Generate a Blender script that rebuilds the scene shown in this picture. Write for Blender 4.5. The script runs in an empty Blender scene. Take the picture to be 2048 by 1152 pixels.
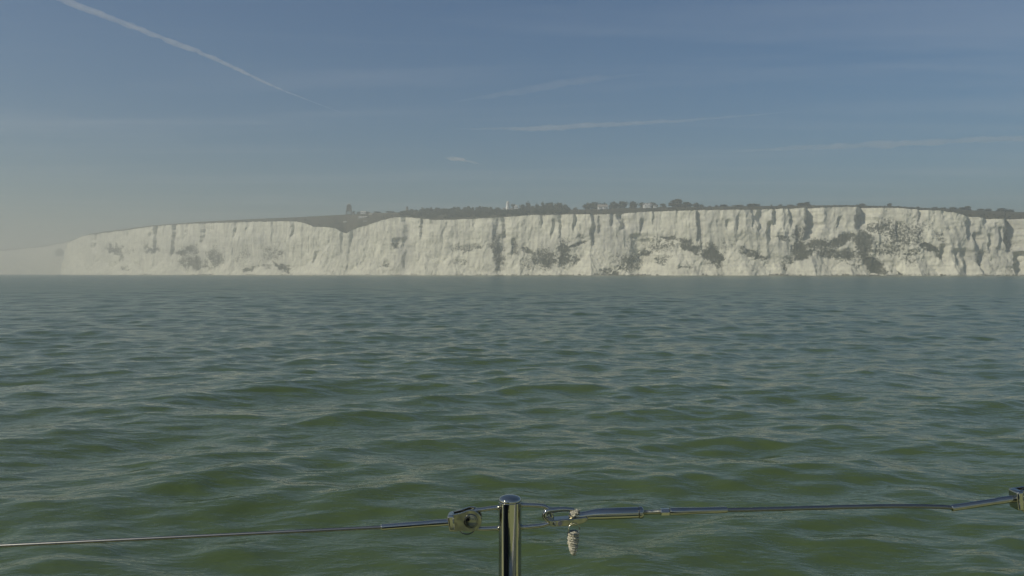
import bpy, math, random
import numpy as np
from mathutils import Vector, Matrix

random.seed(7)
rng = np.random.default_rng(11)
sc = bpy.context.scene
COL = sc.collection

# ------------------------------------------------------------------ camera
F = 1774.0                 # focal length in photograph pixels (2048 wide)
EYE = 2.1
PITCH = math.atan(28.5 / F)
cam_d = bpy.data.cameras.new("camera")
cam = bpy.data.objects.new("camera", cam_d)
COL.objects.link(cam)
cam.location = (0, 0, EYE)
cam.rotation_euler = (math.radians(90) - PITCH, 0, 0)
cam_d.sensor_width = 36.0
cam_d.lens = 36.0 * F / 2048.0
cam_d.clip_start = 0.05
cam_d.clip_end = 200000.0
sc.camera = cam

# ------------------------------------------------------------------ sky, sun, exposure
SUN_AZ = math.radians(114)     # to the left of the view direction (+Y)
SUN_EL = math.radians(38)
sun_dir = Vector((-math.sin(SUN_AZ) * math.cos(SUN_EL), math.cos(SUN_AZ) * math.cos(SUN_EL), math.sin(SUN_EL)))

world = bpy.data.worlds.new("World")
sc.world = world
world.use_nodes = True
wn, wl = world.node_tree.nodes, world.node_tree.links
wn.clear()
w_out = wn.new("ShaderNodeOutputWorld")
w_bg = wn.new("ShaderNodeBackground")
w_sky = wn.new("ShaderNodeTexSky")
w_sky.sky_type = 'NISHITA'
w_sky.sun_disc = False
w_sky.sun_elevation = SUN_EL
w_sky.sun_rotation = math.atan2(sun_dir.x, sun_dir.y)
w_sky.altitude = 0
w_sky.air_density = 1.35
w_sky.dust_density = 0.1
w_sky.ozone_density = 10.0
w_bg.inputs["Strength"].default_value = 0.05
# thin cirrus veil: streaks projected on a high flat layer
w_tc = wn.new("ShaderNodeTexCoord")
w_sep = wn.new("ShaderNodeSeparateXYZ")
w_max = wn.new("ShaderNodeMath"); w_max.operation = 'MAXIMUM'; w_max.inputs[1].default_value = 0.03
w_dx = wn.new("ShaderNodeMath"); w_dx.operation = 'DIVIDE'
w_dy = wn.new("ShaderNodeMath"); w_dy.operation = 'DIVIDE'
w_cmb = wn.new("ShaderNodeCombineXYZ")
wl.new(w_tc.outputs["Generated"], w_sep.inputs[0])
wl.new(w_sep.outputs["Z"], w_max.inputs[0])
wl.new(w_sep.outputs["X"], w_dx.inputs[0]); wl.new(w_max.outputs[0], w_dx.inputs[1])
wl.new(w_sep.outputs["Y"], w_dy.inputs[0]); wl.new(w_max.outputs[0], w_dy.inputs[1])
wl.new(w_dx.outputs[0], w_cmb.inputs["X"]); wl.new(w_dy.outputs[0], w_cmb.inputs["Y"])
w_map = wn.new("ShaderNodeMapping")
w_map.inputs["Rotation"].default_value = (0, 0, math.radians(-14))
w_map.inputs["Scale"].default_value = (0.16, 0.75, 1)
w_n = wn.new("ShaderNodeTexNoise")
w_n.inputs["Scale"].default_value = 1.3
w_n.inputs["Detail"].default_value = 7
w_n.inputs["Roughness"].default_value = 0.55
w_n.inputs["Distortion"].default_value = 0.6
w_r = wn.new("ShaderNodeMapRange")
w_r.inputs["From Min"].default_value = 0.47
w_r.inputs["From Max"].default_value = 0.85
w_r.inputs["To Max"].default_value = 0.22
w_mix = wn.new("ShaderNodeMixRGB")
w_mix.inputs["Color2"].default_value = (9.0, 9.2, 9.6, 1)
wl.new(w_cmb.outputs[0], w_map.inputs["Vector"])
wl.new(w_map.outputs[0], w_n.inputs["Vector"])
wl.new(w_n.outputs["Fac"], w_r.inputs["Value"])
wl.new(w_r.outputs[0], w_mix.inputs["Fac"])
wl.new(w_sky.outputs[0], w_mix.inputs["Color1"])
wl.new(w_mix.outputs[0], w_bg.inputs["Color"])
wl.new(w_bg.outputs[0], w_out.inputs["Surface"])

sun_d = bpy.data.lights.new("sun", 'SUN')
sun_d.energy = 3.1
sun_d.angle = math.radians(0.5)
sun_d.color = (1.0, 0.93, 0.77)
sun = bpy.data.objects.new("sun", sun_d)
COL.objects.link(sun)
sun.rotation_euler = sun_dir.to_track_quat('Z', 'Y').to_euler()
sun.location = (-30, -30, 60)

vs = sc.view_settings
vs.view_transform = 'Standard'
vs.look = 'None'
vs.exposure = 0.25
vs.gamma = 1.0
vs.use_curve_mapping = False
cy = sc.cycles
cy.use_denoising = True
cy.max_bounces = 6
cy.diffuse_bounces = 2
cy.glossy_bounces = 3
cy.volume_bounces = 2
cy.sample_clamp_indirect = 4.0
cy.caustics_reflective = False
cy.caustics_refractive = False

HAZE_DENSITY = 0.00062

# ------------------------------------------------------------------ helpers
def ray(px, py):
    """world direction through a photograph pixel, scaled to dy = 1"""
    x, y, z = (px - 1024.0), F, -(py - 576.0)
    c, s = math.cos(PITCH), math.sin(PITCH)
    yy, zz = y * c + z * s, -y * s + z * c
    return x / yy, zz / yy

def at(px, py, Y):
    dx, dz = ray(px, py)
    return Vector((dx * Y, Y, EYE + dz * Y))

def xz_np(px, py, Y):
    """vectorised: x and z of a pixel at depth Y"""
    x, z = (px - 1024.0), -(py - 576.0)
    c, s = math.cos(PITCH), math.sin(PITCH)
    yy, zz = F * c + z * s, -F * s + z * c
    return x / yy * Y, EYE + zz / yy * Y

def tag(o, label=None, cat=None, group=None, kind=None):
    if label: o["label"] = label
    if cat: o["category"] = cat
    if group: o["group"] = group
    if kind: o["kind"] = kind
    return o

def link(name, me, mat=None, parent=None):
    o = bpy.data.objects.new(name, me)
    COL.objects.link(o)
    if mat is not None and me is not None and not me.materials:
        me.materials.append(mat)
    if parent is not None:
        o.parent = parent
    return o

def empty(name, loc=(0, 0, 0), rz=0.0):
    o = bpy.data.objects.new(name, None)
    COL.objects.link(o)
    o.location = loc
    o.rotation_euler = (0, 0, rz)
    o.empty_display_size = 0.1
    return o

def pmesh(name, verts, faces, smooth=False):
    me = bpy.data.meshes.new(name)
    me.from_pydata([tuple(v) for v in verts], [], faces)
    me.update()
    if smooth:
        me.shade_smooth()
    return me

def grid_mesh(name, V, smooth=True, flip=False, attrs=None, wrap=False):
    """V: (rows, cols, 3) array"""
    R, C = V.shape[:2]
    idx = np.arange(R * C).reshape(R, C)
    if wrap:
        idx = np.concatenate([idx, idx[:, :1]], axis=1)
    q = np.stack([idx[:-1, :-1], idx[:-1, 1:], idx[1:, 1:], idx[1:, :-1]], axis=-1).reshape(-1, 4)
    if flip:
        q = q[:, ::-1]
    me = bpy.data.meshes.new(name)
    n = len(q)
    me.vertices.add(R * C)
    me.vertices.foreach_set("co", np.ascontiguousarray(V.reshape(-1), dtype=np.float32))
    me.loops.add(n * 4)
    me.loops.foreach_set("vertex_index", np.ascontiguousarray(q.reshape(-1), dtype=np.int32))
    me.polygons.add(n)
    me.polygons.foreach_set("loop_start", np.arange(0, n * 4, 4, dtype=np.int32))
    me.polygons.foreach_set("loop_total", np.full(n, 4, dtype=np.int32))
    me.update(calc_edges=True)
    me.validate()
    if smooth:
        me.shade_smooth()
    for k, a in (attrs or {}).items():
        at_ = me.attributes.new(k, 'FLOAT', 'POINT')
        at_.data.foreach_set("value", np.ascontiguousarray(a.reshape(-1), dtype=np.float32))
    return me

def quads_mesh(name, Q, smooth=False):
    """Q: (n,4,3) independent quads"""
    n = len(Q)
    me = bpy.data.meshes.new(name)
    me.vertices.add(n * 4)
    me.vertices.foreach_set("co", np.ascontiguousarray(Q.reshape(-1), dtype=np.float32))
    me.loops.add(n * 4)
    me.loops.foreach_set("vertex_index", np.arange(n * 4, dtype=np.int32))
    me.polygons.add(n)
    me.polygons.foreach_set("loop_start", np.arange(0, n * 4, 4, dtype=np.int32))
    me.polygons.foreach_set("loop_total", np.full(n, 4, dtype=np.int32))
    me.update(calc_edges=True)
    me.validate()
    return me

def hash2(ix, iy, seed):
    h = (ix.astype(np.int64) * 374761393 + iy.astype(np.int64) * 668265263 + seed * 974634777) & 0x7fffffff
    h = ((h ^ (h >> 13)) * 1274126177) & 0x7fffffff
    h = h ^ (h >> 16)
    return (h & 0xffff) / 65535.0

def noise2(x, y, seed=0):
    ix, iy = np.floor(x), np.floor(y)
    fx, fy = x - ix, y - iy
    fx = fx * fx * fx * (fx * (fx * 6 - 15) + 10)
    fy = fy * fy * fy * (fy * (fy * 6 - 15) + 10)
    a, b = hash2(ix, iy, seed), hash2(ix + 1, iy, seed)
    c, d = hash2(ix, iy + 1, seed), hash2(ix + 1, iy + 1, seed)
    return (a + (b - a) * fx) * (1 - fy) + (c + (d - c) * fx) * fy      # 0..1

def fbm(x, y, seed=0, octv=4, gain=0.5):
    t, amp, s = 0.0, 1.0, 0.0
    for i in range(octv):
        t = t + amp * (noise2(x * 2 ** i, y * 2 ** i, seed + i * 17) - 0.5)
        s += amp
        amp *= gain
    return t / s * 2.0                                                  # about -1..1

def smooth01(x):
    x = np.clip(x, 0, 1)
    return x * x * (3 - 2 * x)

def box(name, lo, hi, mat, parent, bev=0.0):
    x0, y0, z0 = lo; x1, y1, z1 = hi
    v = [(x0, y0, z0), (x1, y0, z0), (x1, y1, z0), (x0, y1, z0), (x0, y0, z1), (x1, y0, z1), (x1, y1, z1), (x0, y1, z1)]
    f = [(0, 3, 2, 1), (4, 5, 6, 7), (0, 1, 5, 4), (1, 2, 6, 5), (2, 3, 7, 6), (3, 0, 4, 7)]
    o = link(name, pmesh(name, v, f), mat, parent)
    if bev:
        b = o.modifiers.new("bevel", 'BEVEL'); b.width = bev; b.segments = 2
    return o

def frame_for(d):
    d = Vector(d).normalized()
    up = Vector((0, 0, 1)) if abs(d.z) < 0.9 else Vector((0, 1, 0))
    s = d.cross(up).normalized()
    return d, s, s.cross(d).normalized()

def tube(name, pts, radii, mat, parent, sides=16, closed=False, caps=True):
    """smooth tube along a polyline; radii a number or a list"""
    pts = [Vector(p) for p in pts]
    n = len(pts)
    if not hasattr(radii, "__len__"):
        radii = [radii] * n
    verts, faces = [], []
    prev_s = None
    for i, p in enumerate(pts):
        if closed:
            d = pts[(i + 1) % n] - pts[i - 1]
        else:
            d = pts[min(i + 1, n - 1)] - pts[max(i - 1, 0)]
        d.normalize()
        if prev_s is None:
            _, s, u = frame_for(d)
        else:
            s = (prev_s - d * prev_s.dot(d)).normalized()
            u = s.cross(d).normalized()
        prev_s = s
        for k in range(sides):
            a = 2 * math.pi * k / sides
            verts.append(p + (s * math.cos(a) + u * math.sin(a)) * radii[i])
    m = n if closed else n - 1
    for i in range(m):
        j = (i + 1) % n
        for k in range(sides):
            l = (k + 1) % sides
            faces.append((i * sides + k, j * sides + k, j * sides + l, i * sides + l))
    me_f = list(faces)
    if caps and not closed:
        me_f.append(tuple(range(sides)))
        me_f.append(tuple((n - 1) * sides + k for k in reversed(range(sides))))
    me = pmesh(name, verts, me_f, True)
    if caps and not closed:
        for p in me.polygons[-2:]:
            p.use_smooth = False
    # hard edges where the radius steps
    me.set_sharp_from_angle(angle=math.radians(38))
    return link(name, me, mat, parent)

def spline(pts, n):
    """Catmull-Rom through 3-D points"""
    P = [Vector(p) for p in pts]
    P = [P[0] * 2 - P[1]] + P + [P[-1] * 2 - P[-2]]
    out = []
    segs = len(P) - 3
    for i in range(segs):
        p0, p1, p2, p3 = P[i:i + 4]
        for k in range(n):
            t = k / n
            out.append(0.5 * ((2 * p1) + (p2 - p0) * t + (2 * p0 - 5 * p1 + 4 * p2 - p3) * t * t + (3 * p1 - p0 - 3 * p2 + p3) * t ** 3))
    out.append(P[-2].copy())
    return out

# ------------------------------------------------------------------ materials
def new_mat(name):
    m = bpy.data.materials.new(name)
    m.use_nodes = True
    nt = m.node_tree
    nt.nodes.clear()
    out = nt.nodes.new("ShaderNodeOutputMaterial")
    return m, nt, out

def plain(name, col, rough=0.7, metal=0.0, spec=0.5, var=0.15, scale=3.0, bump=0.0):
    m, nt, out = new_mat(name)
    b = nt.nodes.new("ShaderNodeBsdfPrincipled")
    b.inputs["Roughness"].default_value = rough
    b.inputs["Metallic"].default_value = metal
    b.inputs["Specular IOR Level"].default_value = spec
    tc = nt.nodes.new("ShaderNodeTexCoord")
    n = nt.nodes.new("ShaderNodeTexNoise")
    n.inputs["Scale"].default_value = scale
    n.inputs["Detail"].default_value = 5
    nt.links.new(tc.outputs["Object"], n.inputs["Vector"])
    r = nt.nodes.new("ShaderNodeValToRGB")
    r.color_ramp.elements[0].position = 0.3
    r.color_ramp.elements[1].position = 0.7
    r.color_ramp.elements[0].color = (*[c * (1 - var) for c in col], 1)
    r.color_ramp.elements[1].color = (*[min(1, c * (1 + var)) for c in col], 1)
    nt.links.new(n.outputs["Fac"], r.inputs["Fac"])
    nt.links.new(r.outputs["Color"], b.inputs["Base Color"])
    if bump:
        bp = nt.nodes.new("ShaderNodeBump")
        bp.inputs["Strength"].default_value = bump
        bp.inputs["Distance"].default_value = 0.02
        nt.links.new(n.outputs["Fac"], bp.inputs["Height"])
        nt.links.new(bp.outputs[0], b.inputs["Normal"])
    nt.links.new(b.outputs[0], out.inputs["Surface"])
    return m

def steel(name, rough=0.08, col=(0.62, 0.62, 0.60)):
    m, nt, out = new_mat(name)
    b = nt.nodes.new("ShaderNodeBsdfPrincipled")
    b.inputs["Metallic"].default_value = 1.0
    b.inputs["Base Color"].default_value = (*col, 1)
    tc = nt.nodes.new("ShaderNodeTexCoord")
    n = nt.nodes.new("ShaderNodeTexNoise")
    n.inputs["Scale"].default_value = 160
    n.inputs["Detail"].default_value = 4
    r = nt.nodes.new("ShaderNodeMapRange")
    r.inputs["From Min"].default_value = 0.35
    r.inputs["From Max"].default_value = 0.75
    r.inputs["To Min"].default_value = rough * 0.6
    r.inputs["To Max"].default_value = rough * 1.8
    nt.links.new(tc.outputs["Object"], n.inputs["Vector"])
    nt.links.new(n.outputs["Fac"], r.inputs["Value"])
    nt.links.new(r.outputs[0], b.inputs["Roughness"])
    bp = nt.nodes.new("ShaderNodeBump")
    bp.inputs["Strength"].default_value = 0.05
    bp.inputs["Distance"].default_value = 0.0005
    nt.links.new(n.outputs["Fac"], bp.inputs["Height"])
    nt.links.new(bp.outputs[0], b.inputs["Normal"])
    nt.links.new(b.outputs[0], out.inputs["Surface"])
    return m

def mat_chalk():
    m, nt, out = new_mat("chalk")
    N, L = nt.nodes, nt.links
    b = N.new("ShaderNodeBsdfPrincipled")
    b.inputs["Roughness"].default_value = 0.95
    b.inputs["Specular IOR Level"].default_value = 0.1
    tc = N.new("ShaderNodeTexCoord")
    # vertical weathering streaks
    mp = N.new("ShaderNodeMapping"); mp.inputs["Scale"].default_value = (0.22, 0.22, 0.022)
    n1 = N.new("ShaderNodeTexNoise"); n1.inputs["Scale"].default_value = 1.0; n1.inputs["Detail"].default_value = 6; n1.inputs["Roughness"].default_value = 0.6
    L.new(tc.outputs["Object"], mp.inputs["Vector"]); L.new(mp.outputs[0], n1.inputs["Vector"])
    r1 = N.new("ShaderNodeValToRGB")
    r1.color_ramp.elements[0].position = 0.30; r1.color_ramp.elements[0].color = (0.56, 0.54, 0.46, 1)
    r1.color_ramp.elements[1].position = 0.62; r1.color_ramp.elements[1].color = (0.80, 0.775, 0.63, 1)
    L.new(n1.outputs["Fac"], r1.inputs["Fac"])
    # blotches
    n2 = N.new("ShaderNodeTexNoise"); n2.inputs["Scale"].default_value = 0.07; n2.inputs["Detail"].default_value = 8; n2.inputs["Roughness"].default_value = 0.65
    L.new(tc.outputs["Object"], n2.inputs["Vector"])
    r2 = N.new("ShaderNodeMapRange"); r2.inputs["From Min"].default_value = 0.35; r2.inputs["From Max"].default_value = 0.65
    r2.inputs["To Min"].default_value = 0.78; r2.inputs["To Max"].default_value = 1.05
    L.new(n2.outputs["Fac"], r2.inputs["Value"])
    mul = N.new("ShaderNodeMixRGB"); mul.blend_type = 'MULTIPLY'; mul.inputs["Fac"].default_value = 1
    L.new(r1.outputs["Color"], mul.inputs["Color1"]); L.new(r2.outputs[0], mul.inputs["Color2"])
    # flint bands
    mp3 = N.new("ShaderNodeMapping"); mp3.inputs["Scale"].default_value = (0.01, 0.01, 0.28)
    n3 = N.new("ShaderNodeTexNoise"); n3.inputs["Scale"].default_value = 1.0; n3.inputs["Detail"].default_value = 3
    L.new(tc.outputs["Object"], mp3.inputs["Vector"]); L.new(mp3.outputs[0], n3.inputs["Vector"])
    r3 = N.new("ShaderNodeMapRange"); r3.inputs["From Min"].default_value = 0.3; r3.inputs["From Max"].default_value = 0.5
    r3.inputs["To Min"].default_value = 0.86; r3.inputs["To Max"].default_value = 1.0
    L.new(n3.outputs["Fac"], r3.inputs["Value"])
    mul2 = N.new("ShaderNodeMixRGB"); mul2.blend_type = 'MULTIPLY'; mul2.inputs["Fac"].default_value = 1
    L.new(mul.outputs[0], mul2.inputs["Color1"]); L.new(r3.outputs[0], mul2.inputs["Color2"])
    # weathered grey chalk, with the shade of recesses painted in as grey
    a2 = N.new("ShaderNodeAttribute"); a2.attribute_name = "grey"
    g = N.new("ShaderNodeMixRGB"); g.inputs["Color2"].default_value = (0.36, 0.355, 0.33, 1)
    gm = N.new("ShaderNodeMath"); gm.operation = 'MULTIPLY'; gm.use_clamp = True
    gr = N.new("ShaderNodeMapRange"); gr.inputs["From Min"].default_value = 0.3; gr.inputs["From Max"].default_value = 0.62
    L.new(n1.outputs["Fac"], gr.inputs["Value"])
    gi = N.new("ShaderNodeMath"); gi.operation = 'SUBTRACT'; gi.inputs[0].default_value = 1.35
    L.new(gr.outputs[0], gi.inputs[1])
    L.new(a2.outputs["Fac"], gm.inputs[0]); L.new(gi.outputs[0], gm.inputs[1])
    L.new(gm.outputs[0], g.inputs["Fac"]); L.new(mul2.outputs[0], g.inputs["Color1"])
    # scrub growing on ledges
    a1 = N.new("ShaderNodeAttribute"); a1.attribute_name = "scrub"
    n4 = N.new("ShaderNodeTexNoise"); n4.inputs["Scale"].default_value = 0.42; n4.inputs["Detail"].default_value = 6; n4.inputs["Roughness"].default_value = 0.75
    L.new(tc.outputs["Object"], n4.inputs["Vector"])
    ad = N.new("ShaderNodeMath"); ad.operation = 'ADD'
    st4 = N.new("ShaderNodeMapRange"); st4.clamp = False
    st4.inputs["From Min"].default_value = 0.3; st4.inputs["From Max"].default_value = 0.7
    st4.inputs["To Min"].default_value = 0.05; st4.inputs["To Max"].default_value = 0.95
    L.new(n4.outputs["Fac"], st4.inputs["Value"])
    L.new(a1.outputs["Fac"], ad.inputs[0]); L.new(st4.outputs[0], ad.inputs[1])
    r4 = N.new("ShaderNodeMapRange"); r4.inputs["From Min"].default_value = 0.92; r4.inputs["From Max"].default_value = 1.15
    L.new(ad.outputs[0], r4.inputs["Value"])
    n5 = N.new("ShaderNodeTexNoise"); n5.inputs["Scale"].default_value = 0.12; n5.inputs["Detail"].default_value = 4
    L.new(tc.outputs["Object"], n5.inputs["Vector"])
    r5 = N.new("ShaderNodeValToRGB")
    r5.color_ramp.elements[0].position = 0.35; r5.color_ramp.elements[0].color = (0.038, 0.041, 0.028, 1)
    r5.color_ramp.elements[1].position = 0.65; r5.color_ramp.elements[1].color = (0.085, 0.082, 0.060, 1)
    L.new(n5.outputs["Fac"], r5.inputs["Fac"])
    mx = N.new("ShaderNodeMixRGB")
    L.new(r4.outputs[0], mx.inputs["Fac"]); L.new(g.outputs[0], mx.inputs["Color1"]); L.new(r5.outputs["Color"], mx.inputs["Color2"])
    L.new(mx.outputs[0], b.inputs["Base Color"])
    bp = N.new("ShaderNodeBump"); bp.inputs["Strength"].default_value = 0.7; bp.inputs["Distance"].default_value = 1.2
    n6 = N.new("ShaderNodeTexNoise"); n6.inputs["Scale"].default_value = 0.4; n6.inputs["Detail"].default_value = 5; n6.inputs["Roughness"].default_value = 0.6
    mp6 = N.new("ShaderNodeMapping"); mp6.inputs["Scale"].default_value = (1, 1, 0.45)
    L.new(tc.outputs["Object"], mp6.inputs["Vector"]); L.new(mp6.outputs[0], n6.inputs["Vector"])
    L.new(n6.outputs["Fac"], bp.inputs["Height"]); L.new(bp.outputs[0], b.inputs["Normal"])
    L.new(b.outputs[0], out.inputs["Surface"])
    return m

def mat_turf():
    m, nt, out = new_mat("rough_turf")
    N, L = nt.nodes, nt.links
    b = N.new("ShaderNodeBsdfPrincipled")
    b.inputs["Roughness"].default_value = 1.0
    b.inputs["Specular IOR Level"].default_value = 0.05
    tc = N.new("ShaderNodeTexCoord")
    n1 = N.new("ShaderNodeTexNoise"); n1.inputs["Scale"].default_value = 0.035; n1.inputs["Detail"].default_value = 7; n1.inputs["Roughness"].default_value = 0.65
    L.new(tc.outputs["Object"], n1.inputs["Vector"])
    r = N.new("ShaderNodeValToRGB")
    r.color_ramp.elements[0].position = 0.34; r.color_ramp.elements[0].color = (0.042, 0.046, 0.026, 1)
    r.color_ramp.elements[1].position = 0.66; r.color_ramp.elements[1].color = (0.105, 0.088, 0.058, 1)
    e = r.color_ramp.elements.new(0.5); e.color = (0.075, 0.066, 0.042, 1)
    L.new(n1.outputs["Fac"], r.inputs["Fac"]); L.new(r.outputs["Color"], b.inputs["Base Color"])
    n2 = N.new("ShaderNodeTexNoise"); n2.inputs["Scale"].default_value = 0.6; n2.inputs["Detail"].default_value = 4
    L.new(tc.outputs["Object"], n2.inputs["Vector"])
    bp = N.new("ShaderNodeBump"); bp.inputs["Strength"].default_value = 0.8; bp.inputs["Distance"].default_value = 1.0
    L.new(n2.outputs["Fac"], bp.inputs["Height"]); L.new(bp.outputs[0], b.inputs["Normal"])
    L.new(b.outputs[0], out.inputs["Surface"])
    return m

def mat_sea():
    m, nt, out = new_mat("sea_water")
    N, L = nt.nodes, nt.links
    b = N.new("ShaderNodeBsdfPrincipled")
    b.inputs["IOR"].default_value = 1.333
    rip = N.new("ShaderNodeAttribute"); rip.attribute_name = "ripple"
    rsub = N.new("ShaderNodeMapRange"); rsub.inputs["From Min"].default_value = 0.32; rsub.inputs["From Max"].default_value = 0.56
    rsub.inputs["To Min"].default_value = 0.06; rsub.inputs["To Max"].default_value = 0.36
    L.new(rip.outputs["Fac"], rsub.inputs["Value"]); L.new(rsub.outputs[0], b.inputs["Roughness"])
    tc = N.new("ShaderNodeTexCoord")
    # turbid chalky water: the colour of the suspended sediment drifts slowly
    n0 = N.new("ShaderNodeTexNoise"); n0.inputs["Scale"].default_value = 0.05; n0.inputs["Detail"].default_value = 3
    L.new(tc.outputs["Object"], n0.inputs["Vector"])
    r0 = N.new("ShaderNodeValToRGB")
    r0.color_ramp.elements[0].position = 0.35; r0.color_ramp.elements[0].color = (0.056, 0.084, 0.026, 1)
    r0.color_ramp.elements[1].position = 0.65; r0.color_ramp.elements[1].color = (0.066, 0.095, 0.033, 1)
    L.new(n0.outputs["Fac"], r0.inputs["Fac"]); L.new(r0.outputs["Color"], b.inputs["Base Color"])
    mp = N.new("ShaderNodeMapping"); mp.inputs["Scale"].default_value = (0.55, 1.0, 1.0); mp.inputs["Rotation"].default_value = (0, 0, 0.25)
    L.new(tc.outputs["Object"], mp.inputs["Vector"])
    n1 = N.new("ShaderNodeTexNoise"); n1.inputs["Scale"].default_value = 2.6; n1.inputs["Detail"].default_value = 4; n1.inputs["Roughness"].default_value = 0.5
    L.new(mp.outputs[0], n1.inputs["Vector"])
    n2 = N.new("ShaderNodeTexNoise"); n2.inputs["Scale"].default_value = 11; n2.inputs["Detail"].default_value = 3; n2.inputs["Roughness"].default_value = 0.5
    L.new(mp.outputs[0], n2.inputs["Vector"])
    # cat's paws: ripples stronger in some places
    n3 = N.new("ShaderNodeTexNoise"); n3.inputs["Scale"].default_value = 0.22; n3.inputs["Detail"].default_value = 3
    L.new(tc.outputs["Object"], n3.inputs["Vector"])
    r3 = N.new("ShaderNodeMapRange"); r3.inputs["From Min"].default_value = 0.35; r3.inputs["From Max"].default_value = 0.65
    r3.inputs["To Min"].default_value = 0.25; r3.inputs["To Max"].default_value = 1.0
    L.new(n3.outputs["Fac"], r3.inputs["Value"])
    n9 = N.new("ShaderNodeTexNoise"); n9.inputs["Scale"].default_value = 0.30; n9.inputs["Detail"].default_value = 5; n9.inputs["Roughness"].default_value = 0.6
    L.new(mp.outputs[0], n9.inputs["Vector"])
    b0 = N.new("ShaderNodeBump"); b0.inputs["Distance"].default_value = 0.9
    L.new(rip.outputs["Fac"], b0.inputs["Strength"]); L.new(n9.outputs["Fac"], b0.inputs["Height"])
    s0 = N.new("ShaderNodeMapRange"); s0.inputs["From Min"].default_value = 0.38; s0.inputs["From Max"].default_value = 0.52
    s0.inputs["To Max"].default_value = 0.8
    L.new(rip.outputs["Fac"], s0.inputs["Value"]); L.new(s0.outputs[0], b0.inputs["Strength"])
    b1 = N.new("ShaderNodeBump"); b1.inputs["Distance"].default_value = 0.10; b1.inputs["Strength"].default_value = 0.45
    L.new(b0.outputs[0], b1.inputs["Normal"])
    L.new(n1.outputs["Fac"], b1.inputs["Height"])
    b2 = N.new("ShaderNodeBump"); b2.inputs["Distance"].default_value = 0.011
    L.new(r3.outputs[0], b2.inputs["Strength"])
    L.new(n2.outputs["Fac"], b2.inputs["Height"]); L.new(b1.outputs[0], b2.inputs["Normal"])
    L.new(b2.outputs[0], b.inputs["Normal"])
    L.new(b.outputs[0], out.inputs["Surface"])
    return m

def mat_foliage(name, c0, c1):
    m, nt, out = new_mat(name)
    N, L = nt.nodes, nt.links
    b = N.new("ShaderNodeBsdfPrincipled")
    b.inputs["Roughness"].default_value = 0.9
    b.inputs["Specular IOR Level"].default_value = 0.15
    oi = N.new("ShaderNodeObjectInfo")
    tc = N.new("ShaderNodeNewGeometry")
    n = N.new("ShaderNodeTexNoise"); n.inputs["Scale"].default_value = 0.35; n.inputs["Detail"].default_value = 4
    L.new(tc.outputs["Position"], n.inputs["Vector"])
    ad = N.new("ShaderNodeMath"); ad.operation = 'MULTIPLY_ADD'; ad.inputs[1].default_value = 0.35
    L.new(oi.outputs["Random"], ad.inputs[0]); L.new(n.outputs["Fac"], ad.inputs[2])
    r = N.new("ShaderNodeValToRGB")
    r.color_ramp.elements[0].position = 0.4; r.color_ramp.elements[0].color = (*c0, 1)
    r.color_ramp.elements[1].position = 0.9; r.color_ramp.elements[1].color = (*c1, 1)
    L.new(ad.outputs[0], r.inputs["Fac"]); L.new(r.outputs["Color"], b.inputs["Base Color"])
    L.new(b.outputs[0], out.inputs["Surface"])
    return m

def mat_volume(name, density, col=(1, 1, 1), aniso=0.0):
    m, nt, out = new_mat(name)
    v = nt.nodes.new("ShaderNodeVolumePrincipled")
    v.inputs["Color"].default_value = (*col, 1)
    v.inputs["Density"].default_value = density
    v.inputs["Anisotropy"].default_value = aniso
    nt.links.new(v.outputs[0], out.inputs["Volume"])
    return m

M = dict(
    chalk=mat_chalk(), turf=mat_turf(), sea=mat_sea(),
    tree=mat_foliage("tree_foliage", (0.026, 0.036, 0.022), (0.062, 0.068, 0.040)),
    scrub=mat_foliage("scrub_foliage", (0.034, 0.036, 0.024), (0.080, 0.074, 0.048)),
    bark=plain("bark", (0.09, 0.075, 0.055), 0.9, scale=1.5),
    white=plain("white_render", (0.80, 0.79, 0.75), 0.7, var=0.05, scale=0.6),
    cream=plain("cream_render", (0.62, 0.60, 0.53), 0.8, var=0.08, scale=0.6),
    slate=plain("slate_roof", (0.20, 0.19, 0.18), 0.7, var=0.2, scale=1.2),
    tile=plain("clay_tile_roof", (0.34, 0.30, 0.26), 0.8, var=0.2, scale=1.2),
    stone=plain("grey_stone", (0.30, 0.285, 0.25), 0.9, var=0.25, scale=0.8),
    dark=plain("dark_painted_metal", (0.10, 0.105, 0.105), 0.6, var=0.2, scale=1.0),
    glass=plain("window_glass", (0.03, 0.035, 0.04), 0.08, var=0.1, scale=1.0),
    rock=plain("weedy_rock", (0.13, 0.12, 0.10), 0.9, var=0.45, scale=0.4),
    steel=steel("polished_stainless", 0.05, (0.47, 0.45, 0.38)),
    steel2=steel("brushed_stainless", 0.15, (0.38, 0.37, 0.30)),
    wire=plain("stainless_wire", (0.27, 0.27, 0.25), 0.32, metal=1.0, var=0.06, scale=40),
    rope=plain("cream_rope", (0.56, 0.53, 0.42), 0.95, var=0.3, scale=500, bump=0.6),
    gel=plain("white_gelcoat", (0.74, 0.73, 0.68), 0.25, var=0.03, scale=2),
    deck=plain("olive_reflecting_deck", (0.40, 0.44, 0.22), 0.7, var=0.1, scale=30),  # unseen deck tint, made up so the steel undersides reflect yellow-green
    teak=plain("weathered_teak", (0.36, 0.27, 0.18), 0.8, var=0.2, scale=14),
    canvas=plain("reflection_hood_canvas", (0.018, 0.022, 0.045), 0.9, var=0.2, scale=20),  # dark cloth of the unseen hood added for its reflection
)

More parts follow.
